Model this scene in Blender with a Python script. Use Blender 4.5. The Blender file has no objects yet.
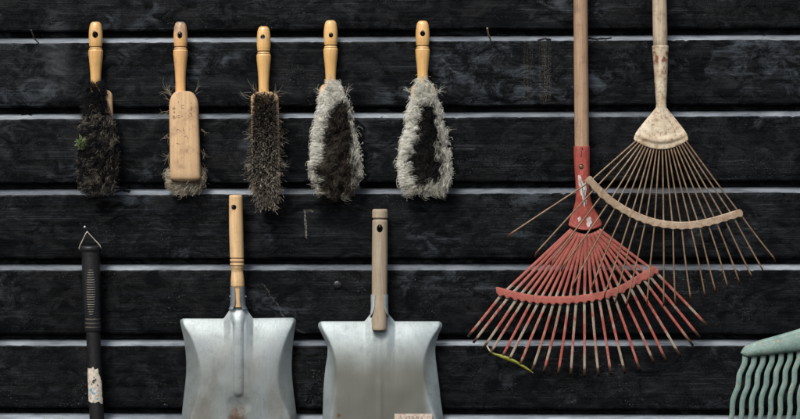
import bpy, bmesh, math, random
import numpy as np
from mathutils import Vector, noise as mn
rnd = random.Random(7)
sc = bpy.context.scene
col = sc.collection

# ------------------------------------------------------------------ placing
D = 4.0; S = 0.002; CZ = 1.2
def P(px, py, y=0.0):
    "photo pixel on the wall's own ruler -> world point at depth y (y<0 is in front of the wall)"
    k = S * (D + y) / D
    return Vector(((px - 400) * k, y, CZ + (209.5 - py) * k))
def W(n): return n * S

# ------------------------------------------------------------------ meshes
class MB:
    def __init__(s): s.v = []; s.f = []; s.c = []; s.pw = 1.
    def add(s, vs, fs, c=None):
        b = len(s.v); s.v += [tuple(p) for p in vs]
        s.f += [tuple(b + i for i in f) for f in fs]
        if c is None: c = (1, 1, 1, 1)
        s.c += (list(c) if isinstance(c, list) else [c] * len(vs))
    def loft(s, rings, cap=True, c=None):
        n = len(rings[0]); vs = [p for r in rings for p in r]; fs = []
        for i in range(len(rings) - 1):
            for j in range(n):
                k = (j + 1) % n
                fs.append((i*n + j, i*n + k, (i+1)*n + k, (i+1)*n + j))
        if cap:
            fs.append(tuple(range(n - 1, -1, -1))); fs.append(tuple((len(rings)-1)*n + j for j in range(n)))
        cc = None
        if isinstance(c, list): cc = [x for x in c for _ in range(n)]
        else: cc = c
        s.add(vs, fs, cc)
    def tube(s, pts, r, n=10, t=None, c=None, cap=True, ref=(0, 1, 0)):
        "r: half width (number or list), t: half thickness towards ref"
        m = len(pts); pts = [Vector(p) for p in pts]
        if not isinstance(r, (list, tuple)): r = [r] * m
        if t is None: t = r
        if not isinstance(t, (list, tuple)): t = [t] * m
        rings = []; ref = Vector(ref)
        for i in range(m):
            T = (pts[min(i+1, m-1)] - pts[max(i-1, 0)]).normalized()
            A = T.cross(ref)
            if A.length < 1e-4: A = T.cross(Vector((1, 0, 0.01)))
            A.normalize(); N = A.cross(T).normalized()
            rings.append([pts[i] + A*math.cos(2*math.pi*j/n)*r[i] + N*math.sin(2*math.pi*j/n)*t[i] for j in range(n)])
        s.loft(rings, cap, c)
    def grid(s, g, c=None):
        h = len(g); w = len(g[0]); vs = [p for r in g for p in r]
        fs = [(i*w+j, i*w+j+1, (i+1)*w+j+1, (i+1)*w+j) for i in range(h-1) for j in range(w-1)]
        s.add(vs, fs, c)
    def fibre(s, pts, r, c0, c1):
        m = len(pts); rings = []; cs = []
        for i in range(m):
            T = (pts[min(i+1, m-1)] - pts[max(i-1, 0)])
            if T.length < 1e-9: T = Vector((0, 0, 1))
            T.normalize()
            A = T.cross(Vector((.31, .2, .93)))
            if A.length < 1e-3: A = T.cross(Vector((1, 0, 0)))
            A.normalize(); N = A.cross(T); u = i / (m - 1); rr = r * (1 - .55*u)
            rings.append([pts[i] + (A*math.cos(2.094*j) + N*math.sin(2.094*j))*rr for j in range(3)])
            uu = u**s.pw; cs.append(tuple(c0[q]*(1-uu) + c1[q]*uu for q in range(3)) + (1,))
        s.loft(rings, False, cs)
    def build(s, name, mat, parent=None, smooth=True, sharp=None, mods=None):
        me = bpy.data.meshes.new(name)
        off = Vector((0, 0, 0))
        q = parent
        while q: off = off + q.location; q = q.parent
        me.from_pydata([(p[0]-off.x, p[1]-off.y, p[2]-off.z) for p in s.v], [], s.f)
        me.update()
        if len(s.v) < 30000:
            bm = bmesh.new(); bm.from_mesh(me); bmesh.ops.recalc_face_normals(bm, faces=bm.faces[:]); bm.to_mesh(me); bm.free()
        a = me.color_attributes.new('Col', 'FLOAT_COLOR', 'POINT')
        a.data.foreach_set('color', np.array(s.c, dtype=np.float32).ravel())
        if smooth:
            me.polygons.foreach_set('use_smooth', [True]*len(me.polygons))
            if sharp: me.set_sharp_from_angle(angle=math.radians(sharp))
        me.materials.append(mat)
        o = bpy.data.objects.new(name, me); col.objects.link(o)
        if parent: o.parent = parent
        return o

def thing(name, label, cat, loc, group=None):
    o = bpy.data.objects.new(name, None); col.objects.link(o)
    o.location = loc; o.empty_display_size = .05
    o['label'] = label; o['category'] = cat
    if group: o['group'] = group
    return o

def bake_mods(o, sharp=None):
    dg = bpy.context.evaluated_depsgraph_get(); dg.update()
    me = bpy.data.meshes.new_from_object(o.evaluated_get(dg))
    o.modifiers.clear(); old = o.data; o.data = me; me.name = o.name
    if sharp:
        me.polygons.foreach_set('use_smooth', [True]*len(me.polygons))
        me.set_sharp_from_angle(angle=math.radians(sharp))
    bpy.data.meshes.remove(old)

def punch(o, center, rx, rz, depth=.05):
    "drill a real hole through the object along y"
    m = MB(); n = 28
    rings = [[Vector((center.x + rx*math.cos(2*math.pi*j/n), center.y + dy, center.z + rz*math.sin(2*math.pi*j/n))) for j in range(n)] for dy in (-depth, depth)]
    m.loft(rings)
    c = m.build('cutter', o.data.materials[0])
    b = o.modifiers.new('b', 'BOOLEAN'); b.operation = 'DIFFERENCE'; b.object = c; b.solver = 'EXACT'
    bake_mods(o, 40)
    bpy.data.objects.remove(c)

def interp(x, tab):
    xs = [t[0] for t in tab]; return float(np.interp(x, xs, [t[1] for t in tab]))
def smooth_interp(x, tab):
    "monotone-ish catmull through table"
    if x <= tab[0][0]: return tab[0][1]
    if x >= tab[-1][0]: return tab[-1][1]
    for i in range(len(tab)-1):
        if tab[i][0] <= x <= tab[i+1][0]:
            p1, p2 = tab[i], tab[i+1]; p0 = tab[max(i-1, 0)]; p3 = tab[min(i+2, len(tab)-1)]
            h = p2[0]-p1[0]; u = (x-p1[0])/h
            m1 = (p2[1]-p0[1])/max(p2[0]-p0[0], 1e-6)*h; m2 = (p3[1]-p1[1])/max(p3[0]-p1[0], 1e-6)*h
            return (2*u**3-3*u*u+1)*p1[1]+(u**3-2*u*u+u)*m1+(-2*u**3+3*u*u)*p2[1]+(u**3-u*u)*m2

# ------------------------------------------------------------------ materials
class NT:
    def __init__(s, name):
        s.m = bpy.data.materials.new(name); s.m.use_nodes = True; s.n = s.m.node_tree.nodes; s.l = s.m.node_tree.links
        s.b = s.n['Principled BSDF']; s.tc = s.n.new('ShaderNodeTexCoord')
        s.co = s.tc.outputs['Object']
    def k(s, i, v):
        if isinstance(v, bpy.types.NodeSocket): s.l.new(v, i)
        else: i.default_value = v
    def mapping(s, scale, rot=(0, 0, 0), loc=(0, 0, 0), co=None):
        m = s.n.new('ShaderNodeMapping'); s.l.new(co or s.co, m.inputs[0])
        m.inputs['Scale'].default_value = scale; m.inputs['Rotation'].default_value = rot; s.k(m.inputs['Location'], loc)
        return m.outputs[0]
    def noise(s, vec, scale, detail=5, rough=.55, dist=0):
        t = s.n.new('ShaderNodeTexNoise'); s.l.new(vec, t.inputs['Vector']); t.inputs['Scale'].default_value = scale
        t.inputs['Detail'].default_value = detail; t.inputs['Roughness'].default_value = rough; t.inputs['Distortion'].default_value = dist
        return t.outputs[0]
    def ramp(s, f, pts):
        r = s.n.new('ShaderNodeValToRGB'); s.l.new(f, r.inputs[0]); e = r.color_ramp.elements
        while len(e) < len(pts): e.new(.5)
        for q, (p, c) in zip(e, pts):
            q.position = p; q.color = (c, c, c, 1) if isinstance(c, (int, float)) else (*c, 1)
        return r.outputs[0]
    def mix(s, f, a, b, mode='MIX'):
        m = s.n.new('ShaderNodeMix'); m.data_type = 'RGBA'; m.blend_type = mode
        s.k(m.inputs[0], f)
        for i, v in ((6, a), (7, b)):
            if isinstance(v, tuple) and len(v) == 3: v = (*v, 1)
            s.k(m.inputs[i], v)
        return m.outputs[2]
    def math(s, op, a, b=0., c=None):
        m = s.n.new('ShaderNodeMath'); m.operation = op; s.k(m.inputs[0], a); s.k(m.inputs[1], b)
        if c is not None: s.k(m.inputs[2], c)
        return m.outputs[0]
    def mr(s, v, a, b, c=0., d=1., t='SMOOTHSTEP'):
        m = s.n.new('ShaderNodeMapRange'); m.interpolation_type = t; s.k(m.inputs[0], v)
        for i, q in zip((1, 2, 3, 4), (a, b, c, d)): m.inputs[i].default_value = q
        return m.outputs[0]
    def xyz(s, co=None):
        x = s.n.new('ShaderNodeSeparateXYZ'); s.l.new(co or s.co, x.inputs[0]); return x.outputs
    def box(s, x0, x1, z0, z1, soft, co=None, wob=None):
        o = s.xyz(co); X, Z = o[0], o[2]
        if wob is not None: X = s.math('ADD', X, wob); Z = s.math('ADD', Z, wob)
        a = s.math('MULTIPLY', s.mr(X, x0-soft, x0+soft), s.mr(X, x1+soft, x1-soft))
        b = s.math('MULTIPLY', s.mr(Z, z0-soft, z0+soft), s.mr(Z, z1+soft, z1-soft))
        return s.math('MULTIPLY', a, b)
    def bump(s, h, st, d=.001, nrm=None):
        b = s.n.new('ShaderNodeBump'); s.k(b.inputs['Height'], h); b.inputs['Strength'].default_value = st; b.inputs['Distance'].default_value = d
        if nrm is not None: s.l.new(nrm, b.inputs['Normal'])
        return b.outputs[0]
    def attr(s, n='Col'):
        a = s.n.new('ShaderNodeAttribute'); a.attribute_name = n; return a
    def rand(s):
        return s.n.new('ShaderNodeObjectInfo').outputs['Random']
    def out(s, color, rough, normal=None, metal=0., spec=None, coat=None):
        s.k(s.b.inputs['Base Color'], (*color, 1) if isinstance(color, tuple) and len(color) == 3 else color)
        s.k(s.b.inputs['Roughness'], rough); s.k(s.b.inputs['Metallic'], metal)
        if normal is not None: s.l.new(normal, s.b.inputs['Normal'])
        if spec is not None: s.k(s.b.inputs['Specular IOR Level'], spec)
        if coat is not None: s.b.inputs['Coat Weight'].default_value = coat; s.b.inputs['Coat Roughness'].default_value = .25
        return s.m

def px_box(N, x0, x1, y0, y1, soft=1.0, wob=None):
    a = P(x0, y1); b = P(x1, y0)
    return N.box(a.x, b.x, a.z, b.z, W(soft), wob=wob)

def px_line(N, pts, hw, wob=None):
    "thin irregular scratch through photo points, on the wall's own coordinates"
    o = N.xyz(); X, Z = o[0], o[2]
    if wob is not None: X = N.math('ADD', X, wob); Z = N.math('ADD', Z, wob)
    tot = None
    for (a, b) in zip(pts[:-1], pts[1:]):
        p = P(*a); q = P(*b); dx, dz = q.x-p.x, q.z-p.z; l = math.hypot(dx, dz); dx /= l; dz /= l
        t = N.math('ADD', N.math('MULTIPLY', N.math('SUBTRACT', X, p.x), dx), N.math('MULTIPLY', N.math('SUBTRACT', Z, p.z), dz))
        n = N.math('ABSOLUTE', N.math('SUBTRACT', N.math('MULTIPLY', N.math('SUBTRACT', X, p.x), dz), N.math('MULTIPLY', N.math('SUBTRACT', Z, p.z), dx)))
        e = N.math('MULTIPLY', N.mr(n, W(hw)*1.8, W(hw)*.4), N.math('MULTIPLY', N.mr(t, -W(.5), W(.5)), N.mr(t, l+W(.5), l-W(.5))))
        tot = e if tot is None else N.math('MAXIMUM', tot, e)
    return tot
def mat_wall():
    N = NT('black_stained_boards')
    at = N.attr(); sep = N.n.new('ShaderNodeSeparateColor'); N.l.new(at.outputs['Color'], sep.inputs[0])
    pid, lip = sep.outputs[0], sep.outputs[1]
    # per-plank offset so that the grain does not run on from board to board
    cx = N.n.new('ShaderNodeCombineXYZ'); N.l.new(N.math('MULTIPLY', pid, 37.), cx.inputs[0]); N.l.new(N.math('MULTIPLY', pid, 91.), cx.inputs[1])
    va = N.n.new('ShaderNodeVectorMath'); va.operation = 'ADD'; N.l.new(N.co, va.inputs[0]); N.l.new(cx.outputs[0], va.inputs[1])
    co = va.outputs[0]
    g1 = N.noise(N.mapping((2.2, 1, 75), co=co), 1., 9, .65, 1.3)
    g2 = N.noise(N.mapping((9, 1, 480), co=co), 1., 6, .7, .3)
    sm = N.noise(N.mapping((5.0, 1, 8), co=co), 1., 6, .6, .6)
    sm2 = N.noise(N.mapping((20, 1, 34), (0, .45, 0), co=co), 1., 10, .78, .7)
    dots = N.noise(co, 420, 2, .5)
    dens = N.noise(co, 13, 4, .6)
    base = N.mix(N.mr(g1, .35, .65), (.0012, .0015, .0018), (.0052, .0062, .0074))
    smk = N.math('MULTIPLY', N.mr(sm, .50, .66), N.mr(sm2, .45, .66))
    smk = N.math('MULTIPLY', smk, N.mr(g2, .30, .66, .25, 1.3))
    base = N.mix(N.math('MULTIPLY', smk, .90), base, (.058, .073, .088))
    gl = N.math('MULTIPLY', N.mr(g2, .52, .70), N.mr(sm2, .42, .60))
    base = N.mix(N.math('MULTIPLY', gl, .42), base, (.070, .083, .095))
    ds = N.math('MULTIPLY', N.mr(dots, .655, .715), N.mr(dens, .46, .66))
    base = N.mix(N.math('MULTIPLY', N.math('FRACT', N.math('MULTIPLY', pid, 7.7)), .45), base, (.0022, .0024, .0028))
    base = N.mix(N.math('MULTIPLY', ds, .60), base, (.15, .155, .15))
    fine = N.math('MULTIPLY', N.mr(N.noise(co, 800, 2, .6), .58, .70), N.mr(sm2, .35, .6, .3, 1.))
    base = N.mix(N.math('MULTIPLY', fine, .26), base, (.10, .105, .11))
    scr = N.noise(N.mapping((2.3, 1, 260), (0, .05, 0), co=co), 1., 2, .5, .15)
    base = N.mix(N.math('MULTIPLY', N.math('MULTIPLY', N.mr(scr, .68, .72), N.mr(sm2, .45, .6)), .25), base, (.09, .10, .11))
    wob = N.math('MULTIPLY', N.math('SUBTRACT', N.noise(N.co, 40, 4, .6), .5), .012)
    # worn tan drip marks below a knot, a chalky scratch, a pale water stain
    sp = N.noise(N.mapping((620, 1, 380)), 1., 4, .75)
    strk = N.noise(N.mapping((300, 1, 10)), 1., 4, .6)
    wr = N.math('MULTIPLY', N.math('MULTIPLY', N.mr(sp, .50, .64), N.mr(strk, .36, .60)),
                N.math('ADD', px_box(N, 539.5, 550.5, 42, 103, 1.6, wob), N.math('MULTIPLY', px_box(N, 523, 533, 43, 103, 2.2, wob), .6)))
    base = N.mix(N.math('MULTIPLY', wr, .5), base, (.30, .26, .21))
    w2 = N.math('MULTIPLY', N.math('SUBTRACT', N.noise(N.co, 90, 3, .6), .5), .006)
    w3 = N.math('MULTIPLY', N.math('SUBTRACT', N.noise(N.co, 60, 4, .6), .5), .010)
    brk = N.mr(N.noise(N.co, 380, 3, .7), .42, .58)
    ck = N.math('MULTIPLY', N.math('MAXIMUM', px_line(N, [(304.4, 210), (305.6, 222), (306.4, 238)], .8, w2), N.math('MULTIPLY', px_line(N, [(304, 213), (308, 209.6), (314, 211.5)], .8, w2), .5)), brk)
    base = N.mix(N.math('MULTIPLY', ck, .5), base, (.36, .32, .26))
    sc_ = N.math('MULTIPLY', N.math('MAXIMUM', px_line(N, [(262, 284), (274, 300), (286, 320), (305, 334)], .5, w3), px_line(N, [(441, 58), (452, 70), (462, 74)], .5, w3)), brk)
    sc_ = N.math('MAXIMUM', sc_, N.math('MULTIPLY', px_line(N, [(474, 83), (497, 84.5), (522, 86), (545, 84)], .3, w3), N.math('MULTIPLY', brk, .35)))
    base = N.mix(N.math('MULTIPLY', sc_, .32), base, (.20, .20, .19))
    st = N.math('MULTIPLY', px_box(N, 46, 66, 14, 96, 9, wob), N.mr(sm2, .3, .7))
    base = N.mix(N.math('MULTIPLY', st, .55), base, (.07, .077, .085))
    # lip along each board's upper edge: sky sheen painted in as grey, plus worn marks
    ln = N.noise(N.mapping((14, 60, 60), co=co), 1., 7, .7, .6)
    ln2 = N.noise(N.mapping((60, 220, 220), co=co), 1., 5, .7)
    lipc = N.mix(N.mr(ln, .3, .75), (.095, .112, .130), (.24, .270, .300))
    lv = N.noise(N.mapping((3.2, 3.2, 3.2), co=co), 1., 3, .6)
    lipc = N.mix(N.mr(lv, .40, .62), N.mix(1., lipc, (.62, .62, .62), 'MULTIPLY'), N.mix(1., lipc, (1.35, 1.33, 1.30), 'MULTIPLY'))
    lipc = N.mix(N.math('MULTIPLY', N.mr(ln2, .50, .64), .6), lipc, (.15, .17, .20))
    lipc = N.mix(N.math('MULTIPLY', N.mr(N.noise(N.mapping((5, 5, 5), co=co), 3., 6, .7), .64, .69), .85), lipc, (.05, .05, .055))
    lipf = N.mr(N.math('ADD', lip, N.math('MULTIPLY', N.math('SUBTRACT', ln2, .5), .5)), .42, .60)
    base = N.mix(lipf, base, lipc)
    crk = N.math('MAXIMUM', px_line(N, [(586, 37.6), (598, 39), (612, 37.8)], .9, w2), px_line(N, [(112, 192.5), (121, 190.4), (130, 191.5)], 1.0, w2))
    crk = N.math('MAXIMUM', crk, px_line(N, [(596, 38), (602, 46), (606, 39)], .5, w2))
    crk = N.math('MAXIMUM', crk, N.math('MAXIMUM', px_line(N, [(538, 40.5), (545, 38.6), (551, 40.5)], 1.1, w2), px_line(N, [(122, 223), (128, 221.6), (133, 223)], .9, w2)))
    crk = N.math('MAXIMUM', crk, px_line(N, [(20, 114.6), (26, 113.2), (31, 114.8)], .8, w2))
    base = N.mix(crk, base, (.006, .006, .007))
    h = N.math('ADD', N.math('MULTIPLY', g1, .8), N.math('ADD', N.math('MULTIPLY', g2, .55), N.math('MULTIPLY', dots, .2)))
    nr = N.bump(h, .55, .0016)
    rough = N.mr(sm2, .3, .7, .62, .42)
    return N.out(base, rough, nr, spec=N.mr(sm2, .40, .65, .02, .16))

def mat_wood(name, light, dark, stain=(.10, .06, .035), rough=.4, coat=.3, grain=1., dirt=.35, grey=None):
    N = NT(name)
    r = N.rand(); cx = N.n.new('ShaderNodeCombineXYZ')
    for i, k in enumerate((13., 7., 5.)): N.l.new(N.math('MULTIPLY', r, k), cx.inputs[i])
    va = N.n.new('ShaderNodeVectorMath'); va.operation = 'ADD'; N.l.new(N.co, va.inputs[0]); N.l.new(cx.outputs[0], va.inputs[1]); co = va.outputs[0]
    g = N.noise(N.mapping((160, 160, 5), co=co), 1., 7, .62, .8)
    g2 = N.noise(N.mapping((600, 600, 26), co=co), 1., 4, .6)
    b = N.mix(N.math('MULTIPLY', N.mr(g, .35, .72), grain), light, dark)
    b = N.mix(N.math('MULTIPLY', N.mr(g2, .58, .72), .45*grain), b, stain)
    d = N.noise(co, 34, 8, .72); d2 = N.noise(co, 260, 4, .7)
    b = N.mix(N.math('MULTIPLY', N.mr(d, .46, .74), dirt), b, stain)
    b = N.mix(N.math('MULTIPLY', N.mr(d2, .66, .74), min(1, dirt*1.6)), b, tuple(c*.4 for c in stain))
    if grey: b = N.mix(grey(N), b, (.22, .19, .17))
    a = N.attr(); b = N.mix(1., b, a.outputs['Color'], 'MULTIPLY')
    nr = N.bump(N.math('ADD', g, N.math('MULTIPLY', g2, .6)), .25, .0008)
    return N.out(b, N.mr(d, .3, .7, rough, rough+.2), nr, coat=coat)

def mat_steel(name, base, tint2, rust=.3, rough=.38, metal=.55, marks=None):
    N = NT(name)
    n1 = N.noise(N.mapping((9, 9, 5)), 1., 7, .65, .6); n2 = N.noise(N.co, 120, 6, .7); n3 = N.noise(N.mapping((300, 300, 22), (0, .12, 0)), 1., 4, .6)
    b = N.mix(N.mr(n1, .32, .7), base, tint2)
    b = N.mix(N.math('MULTIPLY', N.mr(n3, .45, .75), .30), b, tuple(c*.62 for c in base))
    b = N.mix(N.math('MULTIPLY', N.mr(n2, .52, .75), .28), b, tuple(min(1, c*1.35) for c in base))
    scf = N.noise(N.mapping((40, 40, 420), (0, .5, 0)), 1., 5, .7, .4); scf2 = N.noise(N.mapping((420, 40, 30), (0, .25, 0)), 1., 5, .7, .4)
    blotch = N.noise(N.co, 34, 9, .78)
    b = N.mix(N.math('MULTIPLY', N.mr(blotch, .46, .64), .42), b, tuple(c*.55 for c in base))
    b = N.mix(N.math('MULTIPLY', N.mr(scf, .60, .70), .35), b, tuple(min(1, c*1.5) for c in base))
    b = N.mix(N.math('MULTIPLY', N.mr(scf2, .60, .70), .35), b, tuple(c*.5 for c in base))
    rs = N.math('MULTIPLY', N.mr(N.noise(N.co, 60, 8, .75), .62, .69), rust)
    b = N.mix(rs, b, (.16, .085, .045))
    if marks: b = marks(N, b, n1, n2)
    nr = N.bump(N.math('ADD', N.math('MULTIPLY', n2, .5), N.math('ADD', n3, N.noise(N.co, 14, 3, .5))), .22, .0012)
    return N.out(b, N.mr(n1, .3, .7, rough, rough+.16), nr, metal=metal)

def mat_fibre(name='bristle_fibre', rough=.75, spec=.2):
    N = NT(name); a = N.attr(); N.out(a.outputs['Color'], rough, spec=spec)
    t = N.n.new('ShaderNodeBsdfTranslucent'); N.l.new(a.outputs['Color'], t.inputs[0]); mx = N.n.new('ShaderNodeMixShader'); mx.inputs[0].default_value = .12
    N.l.new(N.b.outputs[0], mx.inputs[1]); N.l.new(t.outputs[0], mx.inputs[2]); N.l.new(mx.outputs[0], N.n['Material Output'].inputs[0]); return N.m

def mat_plain(name, c, rough=.5, metal=0., var=.3, scale=80, bump=.2, spec=.4):
    N = NT(name); n = N.noise(N.co, scale, 6, .65)
    b = N.mix(N.mr(n, .3, .75), tuple(x*(1-var) for x in c), tuple(min(1, x*(1+var)) for x in c))
    return N.out(b, N.mr(n, .3, .7, rough-.08, rough+.1), N.bump(n, bump, .001), metal=metal, spec=spec)

M_wall = mat_wall()
M_nail = mat_plain('old_iron', (.12, .105, .095), .5, .7, .4, 300)
M_nailb = mat_plain('bright_nail', (.20, .20, .20), .5, .5, .2, 300)
M_fib = mat_fibre()
hb = lambda N: N.math('MULTIPLY', N.mr(N.xyz()[2], -.040, .004), N.mr(N.noise(N.co, 90, 6, .7), .36, .52))
M_lacq = mat_wood('lacquered_beech', (.70, .46, .19), (.54, .325, .115), (.20, .09, .035), .30, .45, .8, .22)
M_lacq_worn = mat_wood('weathered_beech', (.68, .42, .19), (.53, .30, .125), (.17, .085, .04), .42, .2, .9, .42, grey=hb)
M_block = mat_wood('worn_beech_block', (.62, .45, .265), (.50, .335, .185), (.24, .14, .085), .48, .12, 1., .85)
M_ash = mat_wood('ash_handle', (.66, .45, .235), (.49, .30, .13), (.18, .10, .05), .42, .2, 1., .36)
M_greywood = mat_wood('weathered_grey_wood', (.32, .262, .185), (.235, .183, .122), (.15, .095, .06), .6, .0, .9, .3)
M_pole = mat_wood('old_brown_pole', (.38, .25, .155), (.25, .15, .085), (.10, .06, .038), .55, .05, 1., .6)
M_palepole = mat_wood('pale_dry_pole', (.47, .385, .27), (.26, .195, .125), (.08, .06, .042), .65, 0, 1., .75)

def rust_marks(N, b, n1, n2):
    m = px_local(N, 238, 417, 11, 14)
    spots = N.mr(N.noise(N.co, 150, 5, .75), .60, .68)
    b = N.mix(N.math('MULTIPLY', spots, .45), b, (.20, .17, .14))
    lw = px_local(N, 202, 415, 14, 22); b = N.mix(N.math('MULTIPLY', lw, .5), b, (.16, .13, .10))
    lw = px_local(N, 276, 402, 13, 20); b = N.mix(N.math('MULTIPLY', lw, .4), b, (.17, .145, .115))
    b = N.mix(N.math('MULTIPLY', m, N.mr(n2, .30, .55, .5, 1.)), b, (.10, .052, .032))
    z = N.xyz()[2]
    lo = N.math('MULTIPLY', N.mr(z, -.20, -.40), .85)
    return N.mix(N.math('MULTIPLY', lo, N.mr(n1, .3, .65)), b, (.12, .118, .095))
SH1 = P(237, 200, -.03)
def px_local(N, px, py, rx, rz, root=None):
    p = P(px, py, -.045) - (root or SH1); o = N.xyz()
    dx = N.math('DIVIDE', N.math('SUBTRACT', o[0], p.x), W(rx)); dz = N.math('DIVIDE', N.math('SUBTRACT', o[2], p.z), W(rz))
    r = N.math('SQRT', N.math('ADD', N.math('MULTIPLY', dx, dx), N.math('MULTIPLY', dz, dz)))
    r = N.math('ADD', r, N.math('MULTIPLY', N.math('SUBTRACT', N.noise(N.co, 90, 5, .7), .5), 1.2))
    return N.mr(r, 1.15, .45)
M_steel1 = mat_steel('galvanised_steel', (.25, .29, .295), (.37, .41, .41), .55, .42, .45, rust_marks)
SH2 = P(380, 213, -.03)
def olive_marks(N, b, n1, n2):
    z = N.xyz()[2]
    zz = N.math('ADD', z, N.math('MULTIPLY', N.math('SUBTRACT', n1, .5), .05))
    zt = P(380, 330, -.045).z - SH2.z; zb = P(380, 378, -.045).z - SH2.z
    o = N.xyz()
    side = N.mr(N.math('ABSOLUTE', N.math('SUBTRACT', o[0], (P(380, 0, -.045)-SH2).x)), W(53), W(41))
    m = N.math('MULTIPLY', N.mr(zz, zt, zb), side)
    b = N.mix(N.math('MULTIPLY', m, .92), b, (.125, .126, .102))
    s = px_local(N, 339, 415, 2.2, 2.2, SH2)
    return N.mix(s, b, (.13, .06, .03))
M_steel2 = mat_steel('dulled_galvanised_steel', (.285, .33, .335), (.36, .405, .405), .12, .46, .4, olive_marks)
M_sock = mat_steel('blue_grey_socket_steel', (.24, .28, .30), (.34, .38, .40), .5, .35, .7)
M_strap = mat_steel('pale_socket_steel', (.42, .47, .47), (.52, .56, .56), .4, .4, .5)

def mat_red(name):
    N = NT(name); a = N.attr(); sep = N.n.new('ShaderNodeSeparateColor'); N.l.new(a.outputs['Color'], sep.inputs[0])
    wear, rust, fade = sep.outputs
    n = N.noise(N.mapping((1, 1, .4)), 170, 6, .7); n2 = N.noise(N.co, 45, 6, .7)
    red = N.mix(N.mr(n2, .3, .7), (.27, .036, .026), (.36, .062, .045))
    red = N.mix(N.math('MULTIPLY', N.mr(n, .35, .75), .4), red, (.50, .17, .13))
    red = N.mix(N.math('MULTIPLY', fade, .8), red, (.36, .120, .092))
    bare = N.mix(N.mr(n2, .35, .65), (.23, .175, .125), (.34, .28, .215))
    bare = N.mix(N.math('MULTIPLY', N.mr(n, .55, .7), .6), bare, (.17, .09, .05))
    gr_ = N.noise(N.co, 340, 5, .75)
    red = N.mix(N.math('MULTIPLY', N.mr(gr_, .50, .62), .7), red, (.15, .060, .045))
    wf = N.mr(N.math('ADD', wear, N.math('MULTIPLY', N.math('SUBTRACT', n, .5), 1.3)), .42, .72)
    b = N.mix(wf, red, bare)
    rf = N.mr(N.math('ADD', rust, N.math('MULTIPLY', N.math('SUBTRACT', n, .5), .9)), .4, .7)
    b = N.mix(rf, b, (.095, .050, .030))
    return N.out(b, N.mr(n, .3, .7, .42, .6), N.bump(n, .3, .0008), spec=.4)
M_red = mat_red('chipped_red_paint')
def mat_tan(name, c1, c2, metal=.0):
    N = NT(name); a = N.attr(); sep = N.n.new('ShaderNodeSeparateColor'); N.l.new(a.outputs['Color'], sep.inputs[0])
    n = N.noise(N.co, 130, 7, .72); n2 = N.noise(N.co, 40, 6, .7); n3 = N.noise(N.co, 480, 3, .6)
    b = N.mix(N.mr(n2, .3, .7), c1, c2)
    b = N.mix(N.math('MULTIPLY', N.mr(n, .46, .66), .9), b, (.20, .12, .065))
    b = N.mix(N.math('MULTIPLY', N.mr(n3, .60, .70), .55), b, (.15, .085, .045))
    big = N.noise(N.co, 62, 4, .6)
    b = N.mix(N.mr(N.math('ADD', sep.outputs[1], N.math('MULTIPLY', N.math('SUBTRACT', big, .5), 1.4)), .62, .74), b, (.19, .065, .035))
    return N.out(b, .55, N.bump(N.math('ADD', n, n3), .3, .0008), metal=metal)
M_tan = mat_tan('rusty_cream_enamel', (.58, .51, .38), (.40, .31, .20))
M_tanbar = mat_tan('rusty_tan_strip', (.42, .33, .23), (.23, .155, .10))
M_wire = mat_tan('rusty_spring_wire', (.29, .205, .125), (.13, .08, .045), .3)
M_white = mat_plain('white_label_remains', (.50, .46, .44), .7, 0, .45, 200)
M_ink = mat_plain('dark_ink', (.05, .04, .04), .7, 0, .2, 200)
M_inkb = mat_plain('faded_brown_stamp', (.20, .125, .08), .7, 0, .3, 200)
M_cream = mat_plain('torn_cream_paper', (.50, .45, .36), .75, 0, .3, 120)
M_blue = mat_plain('blue_ink', (.08, .28, .42), .7, 0, .2, 200)
M_rubber = mat_plain('black_rubber', (.009, .0095, .0105), .42, 0, .25, 250, .25, .45)
M_tube = mat_plain('black_tube', (.006, .006, .0065), .5, 0, .4, 200, .2, .4)
M_line = mat_plain('worn_rubber_edge', (.20, .18, .15), .6, 0, .3, 300)
M_hang = mat_plain('zinc_wire', (.46, .41, .34), .38, .6, .3, 300)
M_leaf = mat_plain('yellow_green_leaf', (.22, .235, .03), .5, 0, .45, 160)
M_leafpale = mat_plain('pale_leaf_stalk', (.45, .45, .33), .6, 0, .2, 160)
M_moss = mat_plain('green_moss', (.075, .14, .04), .85, 0, .6, 300, .4)
M_weed = mat_plain('weed_leaf', (.22, .26, .05), .5, 0, .5, 200)
def mat_label():
    N = NT('speckled_paper_label'); n = N.noise(N.co, 260, 4, .7); n2 = N.noise(N.co, 420, 3, .6)
    b = N.mix(N.mr(n, .45, .6), (.50, .46, .38), (.42, .27, .22)); b = N.mix(N.math('MULTIPLY', N.mr(n2, .58, .66), .7), b, (.12, .09, .08))
    return N.out(b, .7)
M_label = mat_label()
def mat_green():
    N = NT('faded_green_plastic'); n = N.noise(N.co, 60, 7, .7); n2 = N.noise(N.mapping((1, 1, 1)), 170, 5, .7); n3 = N.noise(N.co, 420, 3, .6)
    b = N.mix(N.mr(n, .3, .7), (.095, .165, .145), (.165, .245, .215))
    b = N.mix(N.math('MULTIPLY', N.mr(n3, .5, .75), .35), b, (.33, .42, .37))
    b = N.mix(N.math('MULTIPLY', N.mr(n2, .56, .66), .75), b, (.36, .27, .20))
    return N.out(b, N.mr(n2, .3, .7, .42, .62), N.bump(n2, .25, .001), spec=.4)
M_green = mat_green()

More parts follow.
